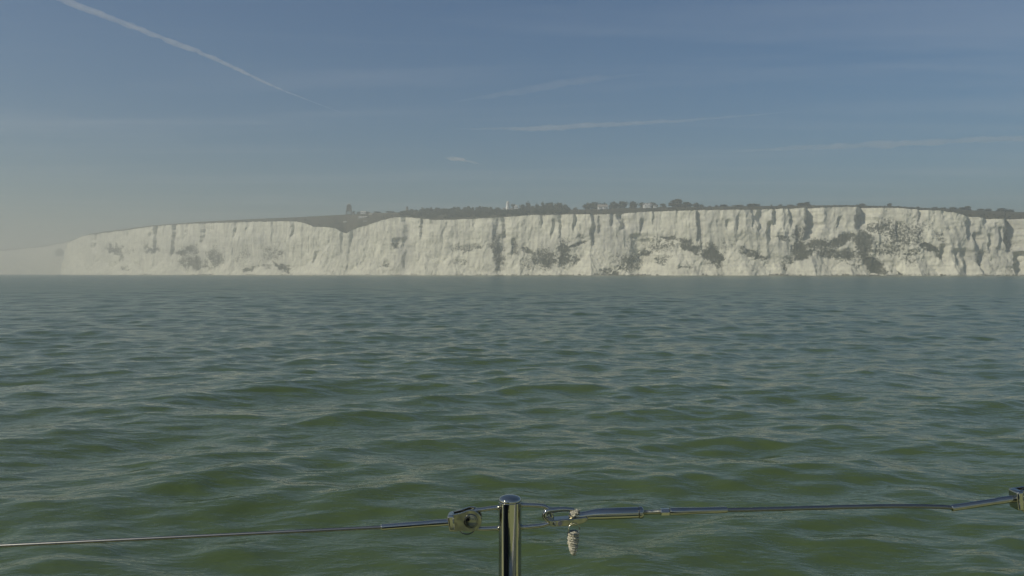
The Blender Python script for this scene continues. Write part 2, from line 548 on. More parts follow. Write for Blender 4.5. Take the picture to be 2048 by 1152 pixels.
# ------------------------------------------------------------------ sea
def build_sea():
    half = math.radians(37)
    a_front = np.arange(-half, half, 0.0021)
    a_back = np.linspace(half, 2 * math.pi - half, 150, endpoint=False)
    ang = np.concatenate([a_front, a_back])
    r = [1.0]
    while r[-1] < 7000:
        q = r[-1]
        g = 0.02 if q < 4.5 else 0.0048 if q < 70 else 0.0048 + 0.011 * min(1, math.log(q / 70) / 2) if q < 600 else 0.05
        r.append(q * (1 + g))
    r = np.array(r)
    dr = np.gradient(r)
    da = np.abs(np.gradient(ang)); da[len(a_front) - 1:] = 0.032; da[0] = 0.0021
    Rg, Ag = np.meshgrid(r, ang, indexing="ij")
    X, Y = Rg * np.sin(Ag), Rg * np.cos(Ag)
    spac = np.maximum(dr[:, None], Rg * da[None, :])
    dX, dY, Z = np.zeros_like(X), np.zeros_like(X), np.zeros_like(X)
    lost = np.full_like(X, 0.07 ** 2)
    g = np.random.default_rng(5)
    n = 84
    lam = np.exp(np.linspace(math.log(0.32), math.log(9.0), n)) * g.uniform(0.94, 1.06, n)
    for i, l in enumerate(lam):
        k = 2 * math.pi / l
        spread = 0.95 if l < 1.5 else 0.6
        th = -math.pi / 2 + 0.35 + g.normal(0, spread)
        st = 0.029 if l < 1.1 else 0.025 if l < 2.4 else 0.025 * (2.4 / l) ** 1.25
        a = st / k
        kx, ky = k * math.cos(th), k * math.sin(th)
        ph = g.uniform(0, 2 * math.pi)
        fade = smooth01((l / spac - 2.2) / 2.2)
        p = kx * X + ky * Y + ph
        # groups: every component swells and dies over a few wavelengths
        env = 0.55 + 0.45 * np.sin(p * 0.137 + kx * Y * 0.21 - ky * X * 0.21 + ph * 3)
        A = a * fade * env * 1.25
        lost += 0.5 * (st * 0.8) ** 2 * (1 - fade ** 2)       # slope of the waves too small for the mesh here
        s, c = np.sin(p), np.cos(p)
        Z += A * c
        dX -= 0.8 * A * math.cos(th) * s
        dY -= 0.8 * A * math.sin(th) * s
    V = np.stack([X + dX, Y + dY, Z], axis=-1)
    me = grid_mesh("sea", V, smooth=True, wrap=True, flip=True, attrs={"ripple": np.sqrt(np.sqrt(2 * lost))})
    o = link("sea", me, M["sea"])
    tag(o, "choppy green grey sea stretching from the yacht to the cliffs", "sea", kind="structure")
build_sea()

# ------------------------------------------------------------------ cliffs and land
BASE_U = [-500, 60, 128, 150, 180, 300, 450, 600, 760, 900, 1024, 1200, 1400, 1700, 2048, 2500]
BASE_Y = [3400, 2700, 2330, 2200, 2060, 1790, 1590, 1465, 1370, 1305, 1255, 1195, 1140, 1075, 1015, 960]
TOP = [(120, 540), (126, 505), (131, 486), (145, 478), (160, 472), (180, 468.5), (230, 462.5), (300, 452.5), (360, 448), (440, 445.5), (500, 443.5), (580, 442), (600, 444.5), (616, 450),
       (624, 453), (655, 454.5), (668, 457), (680, 463), (690, 466.5), (698, 461), (712, 455.5), (740, 447.5), (765, 439.5), (790, 434), (805, 433), (830, 436), (870, 440), (940, 438), (1000, 434),
       (1060, 430.5), (1130, 428.5), (1184, 428), (1188, 429), (1240, 427), (1300, 423), (1400, 420), (1500, 419), (1600, 416), (1700, 413), (1800, 415), (1850, 419.5), (1900, 421.5), (1930, 427),
       (1944, 432), (1960, 433), (1990, 437), (2048, 437), (2200, 438), (2500, 445)]
SKY = [(120, 540), (126, 504), (131, 485), (145, 477), (180, 466), (300, 450.5), (400, 443), (500, 438), (600, 434), (690, 429), (760, 426), (820, 424), (900, 421), (1000, 420), (1100, 420), (1160, 419), (1250, 416),
       (1300, 415), (1400, 413.5), (1500, 412.5), (1600, 411.3), (1700, 410.3), (1800, 412.5), (1850, 415.5), (1900, 417.5), (1960, 420.5), (2048, 424), (2200, 427), (2500, 434)]
def interp(u, tab):
    return np.interp(u, [p[0] for p in tab], [p[1] for p in tab])

# notches in the face: u where the face turns away, u where it is deepest, top row, bottom row, depth in metres
GULLIES = [(176, 183, 468, 500, 14), (208, 212, 462, 480, 5), (246, 250, 458, 476, 5), (286, 292, 453, 500, 8), (300, 306, 452, 503, 10), (338, 343, 449, 512, 11), (364, 368, 447, 480, 5), (396, 404, 446, 490, 9),
           (463, 468, 444, 470, 6), (486, 491, 443, 462, 5), (575, 581, 442, 475, 6), (625, 628, 505, 530, 5), (697, 703, 462, 485, 5), (785, 797, 478, 494, 9), (801, 812, 434, 500, 7), (803, 812, 492, 540, 7), (836, 842, 445, 475, 6),
           (884, 890, 440, 462, 5), (944, 950, 438, 450, 4), (984, 996, 437, 475, 7), (990, 1002, 470, 545, 7), (1004, 1010, 436, 475, 7), (1022, 1026, 478, 515, 5), (1080, 1084, 430, 452, 4), (1102, 1107, 440, 475, 6), (1118, 1124, 431, 475, 7),
           (1147, 1151, 432, 462, 5), (1183, 1190, 428, 490, 9), (1196, 1202, 430, 468, 6), (1222, 1230, 428, 450, 7), (1238, 1249, 427, 455, 13), (1258, 1276, 470, 530, 9), (1272, 1290, 480, 545, 9), (1282, 1287, 440, 465, 6), (1308, 1312, 426, 445, 4),
           (1397, 1402, 420, 480, 9), (1404, 1408, 470, 500, 5), (1456, 1462, 440, 455, 5), (1475, 1480, 430, 460, 4), (1508, 1513, 419, 455, 5), (1518, 1530, 419, 460, 8), (1538, 1545, 445, 480, 8), (1552, 1557, 418, 450, 8),
           (1584, 1590, 417, 452, 8), (1594, 1600, 450, 480, 6), (1613, 1627, 416, 478, 17), (1681, 1686, 435, 455, 4), (1719, 1737, 414, 455, 18), (1741, 1744, 415, 440, 5), (1800, 1806, 445, 475, 6), (1846, 1851, 418, 436, 6),
           (1886, 1892, 490, 520, 9), (1912, 1918, 500, 530, 5), (1928, 1936, 500, 545, 7), (1941, 1950, 430, 478, 10), (1956, 1962, 468, 492, 9), (1960, 1967, 505, 545, 8), (1976, 1986, 434, 445, 8), (1984, 1989, 470, 500, 5),
           (2006, 2011, 455, 488, 5), (2020, 2040, 436, 500, 22), (2032, 2050, 505, 552, 16), (2090, 2100, 436, 500, 12), (2150, 2158, 436, 520, 9)]
# ledges overgrown with scrub: u, v, half width, half height, tilt (dv/du), density
SCRUB = [(225, 498, 20, 9, .1, .8), (236, 515, 5, 14, 0, .7), (262, 502, 10, 8, 0, .5), (298, 500, 14, 8, 0, .8), (365, 502, 30, 8, -.1, .9), (382, 524, 26, 15, .2, .8), (428, 515, 14, 22, 0, .7), (485, 512, 20, 20, 0, .5),
         (400, 536, 28, 5, 0, .7), (497, 538, 15, 5, 0, .8), (250, 537, 12, 4, 0, .6), (540, 505, 24, 18, -.2, .6), (565, 531, 20, 5, .1, .85), (578, 541, 7, 7, .5, .8), (525, 534, 16, 6, 0, .6), (590, 485, 8, 9, 0, .4),
         (705, 500, 14, 10, 0, .35), (768, 529, 8, 6, -.4, .7), (790, 487, 6, 10, -.6, .7), (755, 480, 6, 8, 0, .3), (925, 500, 22, 7, .1, .6), (952, 497, 16, 4, -.1, .65), (925, 525, 14, 6, .2, .55), (880, 515, 10, 6, -.5, .4),
         (995, 505, 14, 34, .6, .7), (1030, 497, 10, 18, 0, .75), (1062, 500, 16, 8, .2, .8), (1092, 516, 24, 22, .2, .85), (1132, 507, 12, 30, 0, .9), (1126, 487, 8, 6, -.6, .9), (1158, 492, 22, 5, -.35, .9), (1164, 474, 10, 4, 0, .7),
         (1150, 523, 7, 7, -.4, .7), (1060, 525, 24, 14, 0, .5), (1264, 526, 30, 20, -.2, .7), (1240, 515, 14, 12, 0, .5), (1292, 502, 14, 7, .2, .8), (1210, 540, 18, 7, -.4, .7), (1230, 545, 10, 5, -.5, .8), (1262, 485, 10, 16, .3, .45),
         (1344, 475, 16, 5, .1, .9), (1322, 488, 32, 14, .1, .6), (1380, 491, 22, 13, .3, .9), (1424, 510, 20, 22, .5, .95), (1392, 505, 12, 8, .6, .8), (1322, 522, 12, 7, .4, .7), (1375, 537, 18, 3, 0, .7), (1336, 515, 20, 4, -.1, .55), (1450, 495, 12, 14, -.5, .5),
         (1476, 484, 10, 9, -.5, .5), (1506, 509, 24, 6, .35, .8), (1528, 519, 18, 5, .15, .85), (1570, 474, 14, 9, .2, .75), (1601, 502, 24, 18, 0, .9), (1604, 472, 12, 18, .5, .7), (1650, 488, 34, 13, 0, .85), (1692, 480, 34, 10, -.2, .9), (1680, 508, 44, 13, .15, .85),
         (1612, 514, 30, 6, -.35, .95), (1580, 519, 16, 4, -.2, .7), (1730, 488, 17, 30, .2, .9), (1746, 525, 24, 20, .4, .95), (1765, 455, 30, 14, -.2, .75), (1800, 468, 36, 22, 0, .68), (1778, 498, 34, 18, 0, .68), (1836, 470, 24, 22, .1, .62), (1866, 496, 22, 7, .2, 1.0),
         (1830, 503, 18, 10, 0, .65), (1852, 452, 30, 12, .2, .45), (1890, 474, 13, 9, .4, .6), (1888, 508, 6, 11, -.5, .8), (1820, 520, 16, 14, 0, .55), (1762, 544, 16, 4, 0, .8), (1796, 546, 6, 6, 0, .9), (1572, 535, 6, 10, -.6, .7), (1905, 460, 10, 8, 0, .4),
         (1960, 525, 10, 16, .6, .45), (2030, 540, 24, 8, 0, .5), (1700, 530, 20, 4, .3, .6), (1980, 510, 20, 20, .4, .35), (1998, 500, 26, 8, 0, .4), (2040, 470, 12, 40, 0, .5)]
GREY = [(805, 500, 22, 60, .75), (995, 490, 20, 60, .8), (1235, 470, 60, 55, .65), (1100, 500, 60, 40, .3), (1600, 500, 70, 40, .4), (1690, 470, 70, 60, .35), (1975, 490, 60, 60, .5), (2035, 480, 30, 80, .7), (380, 500, 90, 40, .35), (520, 500, 60, 50, .4),  # greyer patches: weathered chalk and painted-in shade of gullies and the bay
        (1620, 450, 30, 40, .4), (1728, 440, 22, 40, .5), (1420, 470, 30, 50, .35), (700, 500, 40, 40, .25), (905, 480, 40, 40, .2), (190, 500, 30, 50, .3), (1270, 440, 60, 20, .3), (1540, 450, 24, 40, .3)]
# pale fans of fallen chalk: apex u, v, half width of the foot
FANS = [(1622, 507, 62), (1697, 521, 52), (1352, 505, 90), (1490, 515, 70), (1180, 505, 50), (1105, 528, 40), (900, 518, 70), (850, 515, 60), (640, 512, 70), (740, 520, 60), (330, 518, 45), (250, 512, 40), (460, 522, 50),
        (540, 525, 50), (1040, 530, 40), (1255, 530, 30), (1830, 508, 55), (1905, 515, 40), (1960, 528, 50), (2020, 538, 60), (1775, 528, 40), (200, 518, 40), (150, 512, 30), (1560, 528, 36), (1430, 527, 40)]

def build_cliff():
    U = np.arange(120, 2460, 1.15)
    U = U[(U < 2120) | (np.arange(len(U)) % 4 == 0)]
    T = np.linspace(0, 1, 104)
    Yb = np.interp(U, BASE_U, BASE_Y)
    sx = (U - 1024) / F * Yb                         # metres along the coast, near enough
    s = np.concatenate([[0], np.cumsum(np.hypot(np.diff(sx), np.diff(Yb)))])
    Yb = Yb + 9 * fbm(s / 130, s * 0, 3, 3)
    vt = interp(U, TOP) + 0.7 * fbm(s / 7, s * 0 + 3, 9, 3)
    vb = 576 - 0 * U
    vw = 547.5 + EYE * F / Yb                        # waterline row
    tt, uu = np.meshgrid(T, U, indexing="ij")
    ss = np.broadcast_to(s, uu.shape)
    VT, VW, YB = (np.broadcast_to(a, uu.shape) for a in (vt, vw, Yb))
    vv = VW + 2.0 + (VT - VW - 2.0) * tt             # photograph row of each grid row
    mpp = YB / F                                     # metres per pixel
    h = (VW - vv) * mpp                              # height above sea
    H = (VW - VT) * mpp
    hz = np.maximum(h, 0)
    # talus
    fan = np.zeros_like(uu)
    for (fu, fv, fw) in FANS:
        ah = (VW - fv) * mpp
        fan = np.maximum(fan, ah * np.clip(1 - np.abs(uu - fu) / fw, 0, 1) ** 1.25)
    fan = fan + 3.0 + 2.2 * fbm(ss / 22, ss * 0, 21, 3)
    fan = np.clip(fan, 1.0, H * 0.55)
    setback = np.where(hz < fan, hz * 0.75, fan * 0.75 + (hz - fan) * 0.13)
    # keep the cliff top on one smooth line: more talus means the foot comes forward
    setback = setback - (fan * 0.62)
    top_w = smooth01((hz - fan) / (0.25 * H + 1))
    # ribs and flutes, wandering a little with height
    wob = 5 * fbm(ss / 40, hz / 30, 31, 3) + (H - hz) * 0.10 * fbm(ss / 90, ss * 0, 33, 2)
    sw = ss + wob
    flute = 2.6 * np.abs(fbm(sw / 26, hz / 160, 41, 2)) * 2 + 1.3 * np.abs(fbm(sw / 9, hz / 90, 43, 2)) * 2 + 0.6 * fbm(sw / 3.6, hz / 30, 45, 2)
    saw = ((sw / 17 + 1.2 * fbm(sw / 60, hz / 200, 47, 2)) % 1.0)
    flute = flute * 0.8 + 0.7 * (np.minimum(saw / 0.78, (1 - saw) / 0.22))
    disp = flute * (0.25 + 0.75 * top_w)
    rough = 1.5 * fbm(ss / 12, hz / 9, 51, 4, 0.6) + 0.7 * fbm(ss / 3.2, hz / 2.6, 53, 2)
    # slanting crags
    rough = rough + 2.0 * np.abs(fbm((ss + hz * 0.45) / 7, (hz - ss * 0.3) / 34, 121, 3, 0.6)) + 1.4 * fbm((ss - hz * 0.5) / 6, (hz + ss * 0.3) / 26, 123, 3, 0.6)
    disp = disp + rough * (0.65 + 0.35 * (1 - top_w))
    disp = disp + 5.0 * fbm(ss / 60, hz / 38, 57, 3) * (0.3 + 0.7 * np.clip(hz / H * 3 * (1.15 - hz / H), 0, 1))
    for k, (u0, u1, v0, v1, dep) in enumerate(GULLIES):
        w = u1 - u0
        uw = uu + 3.4 * fbm(vv / 15, uu * 0 + k * 7.3, 61, 4) * min(1.8, 0.5 + w / 9) + 1.2 * fbm(vv / 5, uu / 9 + k, 63, 2)
        wv = w * (0.45 + 0.55 * smooth01((v1 + 4 - vv) / (v1 - v0 + 4) * 1.5)) * (0.75 + 0.5 * noise2(vv / 9, uu * 0 + k * 3.1, 65))
        prof = np.where(uw < u0, 0, np.where(uw < u0 + wv, (uw - u0) / wv, np.clip(1 - (uw - u0 - wv) / (w * 1.6 + 5), 0, 1)))
        vs_ = smooth01((v1 + 10 - vv) / 20) * (1 if v0 < interp(u0, TOP) + 6 else 1) * np.where(v0 > VT + 8, smooth01((vv - v0 + 5) / 9), 1)
        disp = disp + dep * 0.92 * prof * vs_
    # overgrown ledges: recessed, hummocky, cut back above
    scrub = np.zeros_like(uu)
    uz = uu + 17 * fbm(ss / 20, hz / 12, 111, 4, 0.65)
    vz = vv + 12 * fbm(ss / 20, hz / 12, 117, 4, 0.65)
    for (cu, cv, ru, rv, ti, de) in SCRUB:
        du = (uz - cu) / ru
        dv = (vz - cv - ti * (uz - cu)) / rv
        q = np.sqrt(du * du + dv * dv)
        scrub = np.maximum(scrub, de * smooth01((1.7 - q) / 1.25))
    scrub_n = scrub * 0.90
    scrub_n += 0.10 * fbm(ss / 14, hz / 9, 71, 3) * smooth01(hz / 8) * (hz < H * 0.7)
    disp = disp + scrub * (1.5 + 2.2 * np.abs(fbm(ss / 5, hz / 4, 73, 3)))
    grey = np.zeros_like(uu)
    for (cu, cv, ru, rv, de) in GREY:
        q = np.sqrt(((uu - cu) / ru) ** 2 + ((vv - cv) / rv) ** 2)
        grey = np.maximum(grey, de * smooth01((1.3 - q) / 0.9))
    # weedy dark rock just above the sea
    foot = smooth01((3.0 + 1.5 * fbm(ss / 18, ss * 0, 81, 3) - hz) / 1.5) * (0.35 + 0.35 * fbm(ss / 25, ss * 0, 83, 3))
    scrub_n = np.maximum(scrub_n, foot * 0.9)
    Yp = YB + setback + disp
    X, _ = xz_np(uu, vv, YB)
    X = X * (1 + setback / YB * 0.0)
    # heights keep the photograph's top edge at its row for the depth it has there
    Z = h * (YB + np.clip(setback, 0, None) * tt) / YB
    V = np.stack([X, Yp, Z], axis=-1)
    me = grid_mesh("chalk_cliff", V, smooth=False, attrs={"scrub": scrub_n, "grey": grey})
    o = link("chalk_cliff", me, M["chalk"])
    tag(o, "long white chalk cliff with dark scrubby ledges above the sea", "cliff", kind="structure")
    return U, V[-1]

CU, EDGE = build_cliff()
LAND_ROWS = [0, .012, .03, .06, .1, .16, .24, .34, .46, .58, .7, .8, .88, .94, 1.0]
RIDGE = 190.0

def edge_at(u):
    return np.stack([np.interp(u, CU, EDGE[:, i]) for i in range(3)], axis=-1)

def land_point(u, t):
    """point on the clifftop land at photograph column u; t = 0 at the edge, 1 on the skyline"""
    u = np.asarray(u, dtype=float); t = np.asarray(t, dtype=float)
    e = edge_at(u)
    y = e[..., 1] + RIDGE * t
    ve = 576 + 0 * u
    # row of the edge as built
    ve = 547.5 - (e[..., 2] - EYE) / e[..., 1] * F
    vsky = np.minimum(interp(u, SKY), ve - 0.6)
    v = ve + (vsky - ve) * t ** 0.85
    x0 = e[..., 0]
    x1 = e[..., 0] / e[..., 1] * y
    x, z = xz_np(u, v, y)
    return np.stack([x1, y, z], axis=-1)

def build_land():
    U = CU[::2]
    rows = []
    for t in LAND_ROWS:
        p = land_point(U, np.full_like(U, t))
        if t > 0.02:
            p[:, 2] += 0.5 * fbm(p[:, 0] / 9, p[:, 1] / 9, 91, 3) * min(1, t * 6) * (1 if t < 0.95 else 0.5)
        rows.append(p)
    rows[0][:, 2] += 0.05
    rows[0][:, 1] -= 0.3
    last = rows[-1]
    for k, (dy, dz) in enumerate([(60, -0.5), (160, -2.5), (400, -9), (900, -25), (1800, -50)]):
        p = last.copy()
        p[:, 0] = last[:, 0] / last[:, 1] * (last[:, 1] + dy)
        p[:, 1] += dy
        p[:, 2] += dz + 1.0 * fbm(p[:, 0] / 90, p[:, 1] / 90, 93, 2) * min(1, dy / 300)
        rows.append(p)
    V = np.stack(rows)
    o = link("clifftop_land", grid_mesh("clifftop_land", V), M["turf"])
    tag(o, "rough brown green turf on top of the white cliff", "hill", kind="structure")
build_land()

def build_far_cliff():
    U = np.arange(-420, 200, 1.6)
    Yb = np.interp(U, [-420, 40, 110, 200], [4100, 3450, 3200, 3000])
    s = (U + 420) * 1.5
    vt = np.interp(U, [-420, 0, 30, 60, 85, 100, 118, 135, 150, 200], [505, 501, 498, 495, 492, 488, 485, 481, 479, 478]) + 0.8 * fbm(s / 14, s * 0, 101, 3)
    T = np.linspace(0, 1, 60)
    tt, uu = np.meshgrid(T, U, indexing="ij")
    YB = np.broadcast_to(Yb, uu.shape); VT = np.broadcast_to(vt, uu.shape)
    VW = 547.5 + EYE * F / YB
    vv = VW + 1 + (VT - VW - 1) * tt
    h = (VW - vv) * YB / F
    ss = np.broadcast_to(s, uu.shape)
    d = 10 * fbm(ss / 70, h / 120, 103, 4) + 5 * np.abs(fbm(ss / 22, h / 80, 105, 3)) + 2 * fbm(ss / 7, h / 8, 107, 3)
    X = (uu - 1024) / F * YB
    Y = YB + d + h * 0.35
    scr = 0.75 * smooth01(1.4 - np.hypot((uu - 112) / 12, (vv - 505) / 10)) + 0.12 * fbm(ss / 30, h / 16, 109, 4)
    V = np.stack([X, Y, h], axis=-1)
    o = link("distant_cliff", grid_mesh("distant_cliff", V, smooth=False, attrs={"scrub": scr, "grey": 0.3 + 0 * scr}), M["chalk"])
    tag(o, "far chalk headland almost lost in sea mist at left", "cliff", kind="structure")
    rows = [V[-1].copy()]
    rows[0][:, 2] += 0.05
    for dy, dz in [(40, 2), (160, 9), (400, 16), (1200, 10)]:
        p = V[-1].copy(); p[:, 0] *= (p[:, 1] + dy) / p[:, 1]; p[:, 1] += dy; p[:, 2] += dz
        rows.append(p)
    o = link("distant_land", grid_mesh("distant_land", np.stack(rows)), M["turf"])
    tag(o, "hazy turf on top of the far left headland", "hill", kind="structure")
build_far_cliff()

# boulders along the foot of the cliff: too many and too small to pick apart
def build_boulders():
    g = np.random.default_rng(31)
    P = np.array([(1, 0, 0), (-1, 0, 0), (0, 1, 0), (0, -1, 0), (0, 0, 1), (0, 0, -1)], float)
    Fc = [(0, 2, 4), (2, 1, 4), (1, 3, 4), (3, 0, 4), (2, 0, 5), (1, 2, 5), (3, 1, 5), (0, 3, 5)]
    verts, faces = [], []
    for i in range(1500):
        u = g.uniform(140, 2150)
        if noise2(np.array([u / 45.0]), np.array([0.5]), 7)[0] < g.uniform(0.1, 0.75):
            continue
        yb = float(np.interp(u, BASE_U, BASE_Y)) - g.uniform(-6, 14)
        x = (u - 1024) / F * yb
        r = g.uniform(0.6, 1.9) * (1.5 if g.uniform() < 0.12 else 1)
        z = g.uniform(-0.3, 0.8)
        b = len(verts)
        q = P * g.uniform(0.6, 1.2, (6, 1)) * r * np.array([1.3, 1.1, 0.75])
        a = g.uniform(0, 6.28)
        c, s = math.cos(a), math.sin(a)
        for v in q:
            verts.append((x + v[0] * c - v[1] * s, yb + v[0] * s + v[1] * c, z + v[2]))
        faces += [tuple(b + k for k in f) for f in Fc]
    o = link("fallen_boulders", pmesh("fallen_boulders", verts, faces), M["rock"])
    tag(o, "dark boulders strewn along the waterline under the cliff", "rocks", kind="stuff")
build_boulders()

# ------------------------------------------------------------------ trees and scrub on the clifftop
def crown_quads(g, n, lobes, leaf, zlow=0.18):
    """leaf clumps of a crown 1 wide, 1 high, standing on z = 0"""
    C = []
    for k in range(lobes):
        a = g.uniform(0, 6.28); r = g.uniform(0.05, 0.30)
        C.append((math.cos(a) * r, math.sin(a) * r, g.uniform(zlow, 0.74), g.uniform(0.17, 0.27)))
    C.append((0, 0, 0.48, 0.36)); C.append((0, 0, 0.70, 0.26))
    C = np.array(C)
    pick = g.integers(0, len(C), n)
    d = g.normal(size=(n, 3)); d /= np.linalg.norm(d, axis=1, keepdims=True)
    rad = C[pick, 3] * g.uniform(0.35, 1.0, n) ** 0.5
    p = C[pick, :3] + d * rad[:, None] * np.array([1, 1, 0.95])
    p[:, 2] = np.clip(p[:, 2], 0.04, 0.99)
    nn = d + g.normal(size=(n, 3)) * 0.7; nn /= np.linalg.norm(nn, axis=1, keepdims=True)
    t = np.cross(nn, g.normal(size=(n, 3))); t /= np.linalg.norm(t, axis=1, keepdims=True)
    b = np.cross(nn, t)
    sz = leaf * g.uniform(0.6, 1.3, n)[:, None]
    return np.stack([p - t * sz - b * sz * .7, p + t * sz * .8 - b * sz, p + t * sz + b * sz * .8, p - t * sz * .7 + b * sz], axis=1)

gt = np.random.default_rng(77)
CROWNS = []
for i in range(6):
    me = quads_mesh("crown", crown_quads(gt, 420, 7 + i % 3, 0.052)); me.materials.append(M["tree"]); CROWNS.append(me)
SHRUBS = []
for i in range(4):
    q = crown_quads(gt, 380, 8, 0.07, 0.05)
    me = quads_mesh("foliage", q); me.materials.append(M["scrub"]); SHRUBS.append(me)

def trunk_mesh():
    verts, faces = [], []
    def limb(p0, p1, r0, r1):
        p0, p1 = Vector(p0), Vector(p1)
        d, s, u = frame_for(p1 - p0)
        b = len(verts)
        for p, r in ((p0, r0), (p1, r1)):
            for k in range(6):
                a = k * math.pi / 3
                verts.append(p + (s * math.cos(a) + u * math.sin(a)) * r)
        for k in range(6):
            l = (k + 1) % 6
            faces.append((b + k, b + 6 + k, b + 6 + l, b + l))
    limb((0, 0, -0.06), (0.01, 0, 0.4), 0.045, 0.03)
    limb((0.01, 0, 0.38), (-0.02, 0.02, 0.75), 0.03, 0.01)
    for a, z in ((0.4, .3), (2.5, .34), (4.4, .38)):
        limb((0, 0, z), (math.cos(a) * .24, math.sin(a) * .24, z + .28), 0.02, 0.006)
    me = pmesh("trunk", verts, faces); me.materials.append(M["bark"]); return me
TRUNK = trunk_mesh()

def plant(u, w_px, top_px, label, cat, t=1.0, group=None, shrub=False):
    p = land_point(np.array([u]), np.array([t]))[0]
    gpx = 547.5 - (p[2] - EYE) / p[1] * F
    m = p[1] / F
    h = max(1.2, (gpx - top_px) * m)
    w = w_px * m * (1.12 if not shrub else 1.05)
    e = empty("clifftop_bush" if shrub else "clifftop_tree", (p[0], p[1], p[2] - 0.15 - 0.14 * h), random.uniform(0, 6.28))
    e.scale = (w, w, h * 1.17)
    if shrub:
        link("foliage", random.choice(SHRUBS), None, e)
        link("stem", TRUNK, None, e)
    else:
        link("crown", random.choice(SHRUBS if w > 1.9 * h else CROWNS), None, e)
        link("trunk", TRUNK, None, e)
    tag(e, label, cat, group)
    return e

for a in [
    (1027, 10, 406.5, "small dark round tree just right of the white lighthouse", "tree"),
    (1045, 16, 407.5, "low tree right of the little white cottage beside the lighthouse", "tree"),
    (1056, 15, 401.8, "taller domed tree rising from the wood right of the lighthouse", "tree"),
    (1074, 11, 405.5, "small tree between the domed tree and the narrow upright tree", "tree"),
    (1086, 10, 401.3, "narrow upright tree poking above the wood right of the lighthouse", "tree"),
    (1101, 22, 403.3, "broad tree next right of the narrow upright tree in the wood", "tree"),
    (1119, 24, 403.8, "broad tree near the right end of the lighthouse wood", "tree"),
    (1131, 14, 407.0, "last small tree at the right end of the lighthouse wood", "tree"),
    (1177, 22, 404.5, "left tree of the pair left of the tiled roof house", "tree"),
    (1193, 22, 402.8, "right tree of the pair left of the tiled roof house", "tree"),
    (1211, 20, 404.3, "flat topped dark tree behind the tiled roof house", "tree"),
    (1231, 22, 402.0, "first tree of the thicket right of the tiled roof house", "tree"),
    (1249, 24, 400.8, "tallest middle tree of the thicket between the two houses", "tree"),
    (1269, 24, 401.8, "third tree of the thicket between the two houses", "tree"),
    (1285, 16, 404.0, "last tree of the thicket, left of the white gabled house", "tree"),
    (1309, 24, 404.0, "dark round tree behind the white gabled house", "tree"),
    (1330, 16, 406.5, "small bushy tree between white gabled house and the biggest tree", "tree"),
    (1357, 34, 397.0, "biggest round dark tree on the clifftop skyline", "tree"),
    (1379, 26, 403.0, "tree leaning against the right side of the biggest tree", "tree"),
    (1396, 18, 405.2, "lower tree second to the right of the biggest tree", "tree"),
    (1628, 18, 403.3, "right and taller of the two trees on the bare skyline", "tree"),
    (1609, 22, 405.5, "left and lower of the two trees on the bare skyline", "tree"),
    (1790, 11, 406.3, "lone little round tree on the bare skyline at right", "tree"),
    (1951, 18, 411.8, "taller round tree at the end of the right hedge", "tree"),
    (2016, 26, 416.0, "wide tree near the right edge of the clifftop skyline", "tree"),
    (2046, 22, 418.5, "tree at the very right edge of the clifftop skyline", "tree"),
]:
    plant(*a)
for a in [
    (1153, 12, 414.5, "low bush in the gap left of the tree pair", "bush"),
    (1408, 14, 408.5, "bush at the foot of the trees right of the biggest tree", "bush"),
    (1424, 5, 411.0, "tiny lone bush first right of the biggest tree's group", "bush"),
    (1437, 9, 409.8, "small rounded bush second right of the biggest tree's group", "bush"),
    (1451, 20, 408.8, "spreading bush at the left of the skyline scrub line", "bush"),
    (1482, 30, 409.5, "long low bush in the middle of the skyline scrub line", "bush"),
    (1512, 34, 407.3, "long taller bush at the right of the skyline scrub line", "bush"),
    (1550, 6, 408.6, "tiny upright bush left of the two skyline trees", "bush"),
    (1568, 10, 408.4, "small round bush between tiny upright bush and skyline trees", "bush"),
    (1590, 16, 409.0, "low bush touching the left of the two skyline trees", "bush"),
    (1722, 4, 408.3, "tiny bush above the dark slot in the cliff", "bush"),
    (1745, 20, 406.8, "flat wide bush just right of the dark slot in the cliff", "bush"),
    (1806, 7, 411.3, "tiny bush just right of the lone little round tree", "bush"),
    (1847, 7, 412.5, "small pointed bush where the skyline starts to drop right", "bush"),
    (1881, 16, 413.8, "round bush just left of the right hedge", "bush"),
    (1899, 18, 414.8, "left bush of the right hedge", "bush"),
    (1916, 20, 414.3, "middle bush of the right hedge", "bush"),
    (1934, 20, 414.2, "right bush of the right hedge, left of the taller tree", "bush"),
    (1972, 20, 417.2, "low bush just right of the taller hedge end tree", "bush"),
    (1992, 20, 417.0, "low bush left of the wide tree near the right edge", "bush"),
    (2032, 16, 419.5, "bush between the last two trees at the right edge", "bush"),
    (703, 8, 421.5, "bush at the right foot of the lattice radar tower", "bush"),
    (715, 10, 423.0, "bush between radar tower and the white sheds", "bush"),
    (733, 12, 423.3, "bush just right of the white sheds", "bush"),
    (752, 22, 422.7, "long bush on the skyline between sheds and stone tower", "bush"),
    (778, 24, 422.0, "low bush left of the stone tower", "bush"),
]:
    plant(*a, shrub=True)

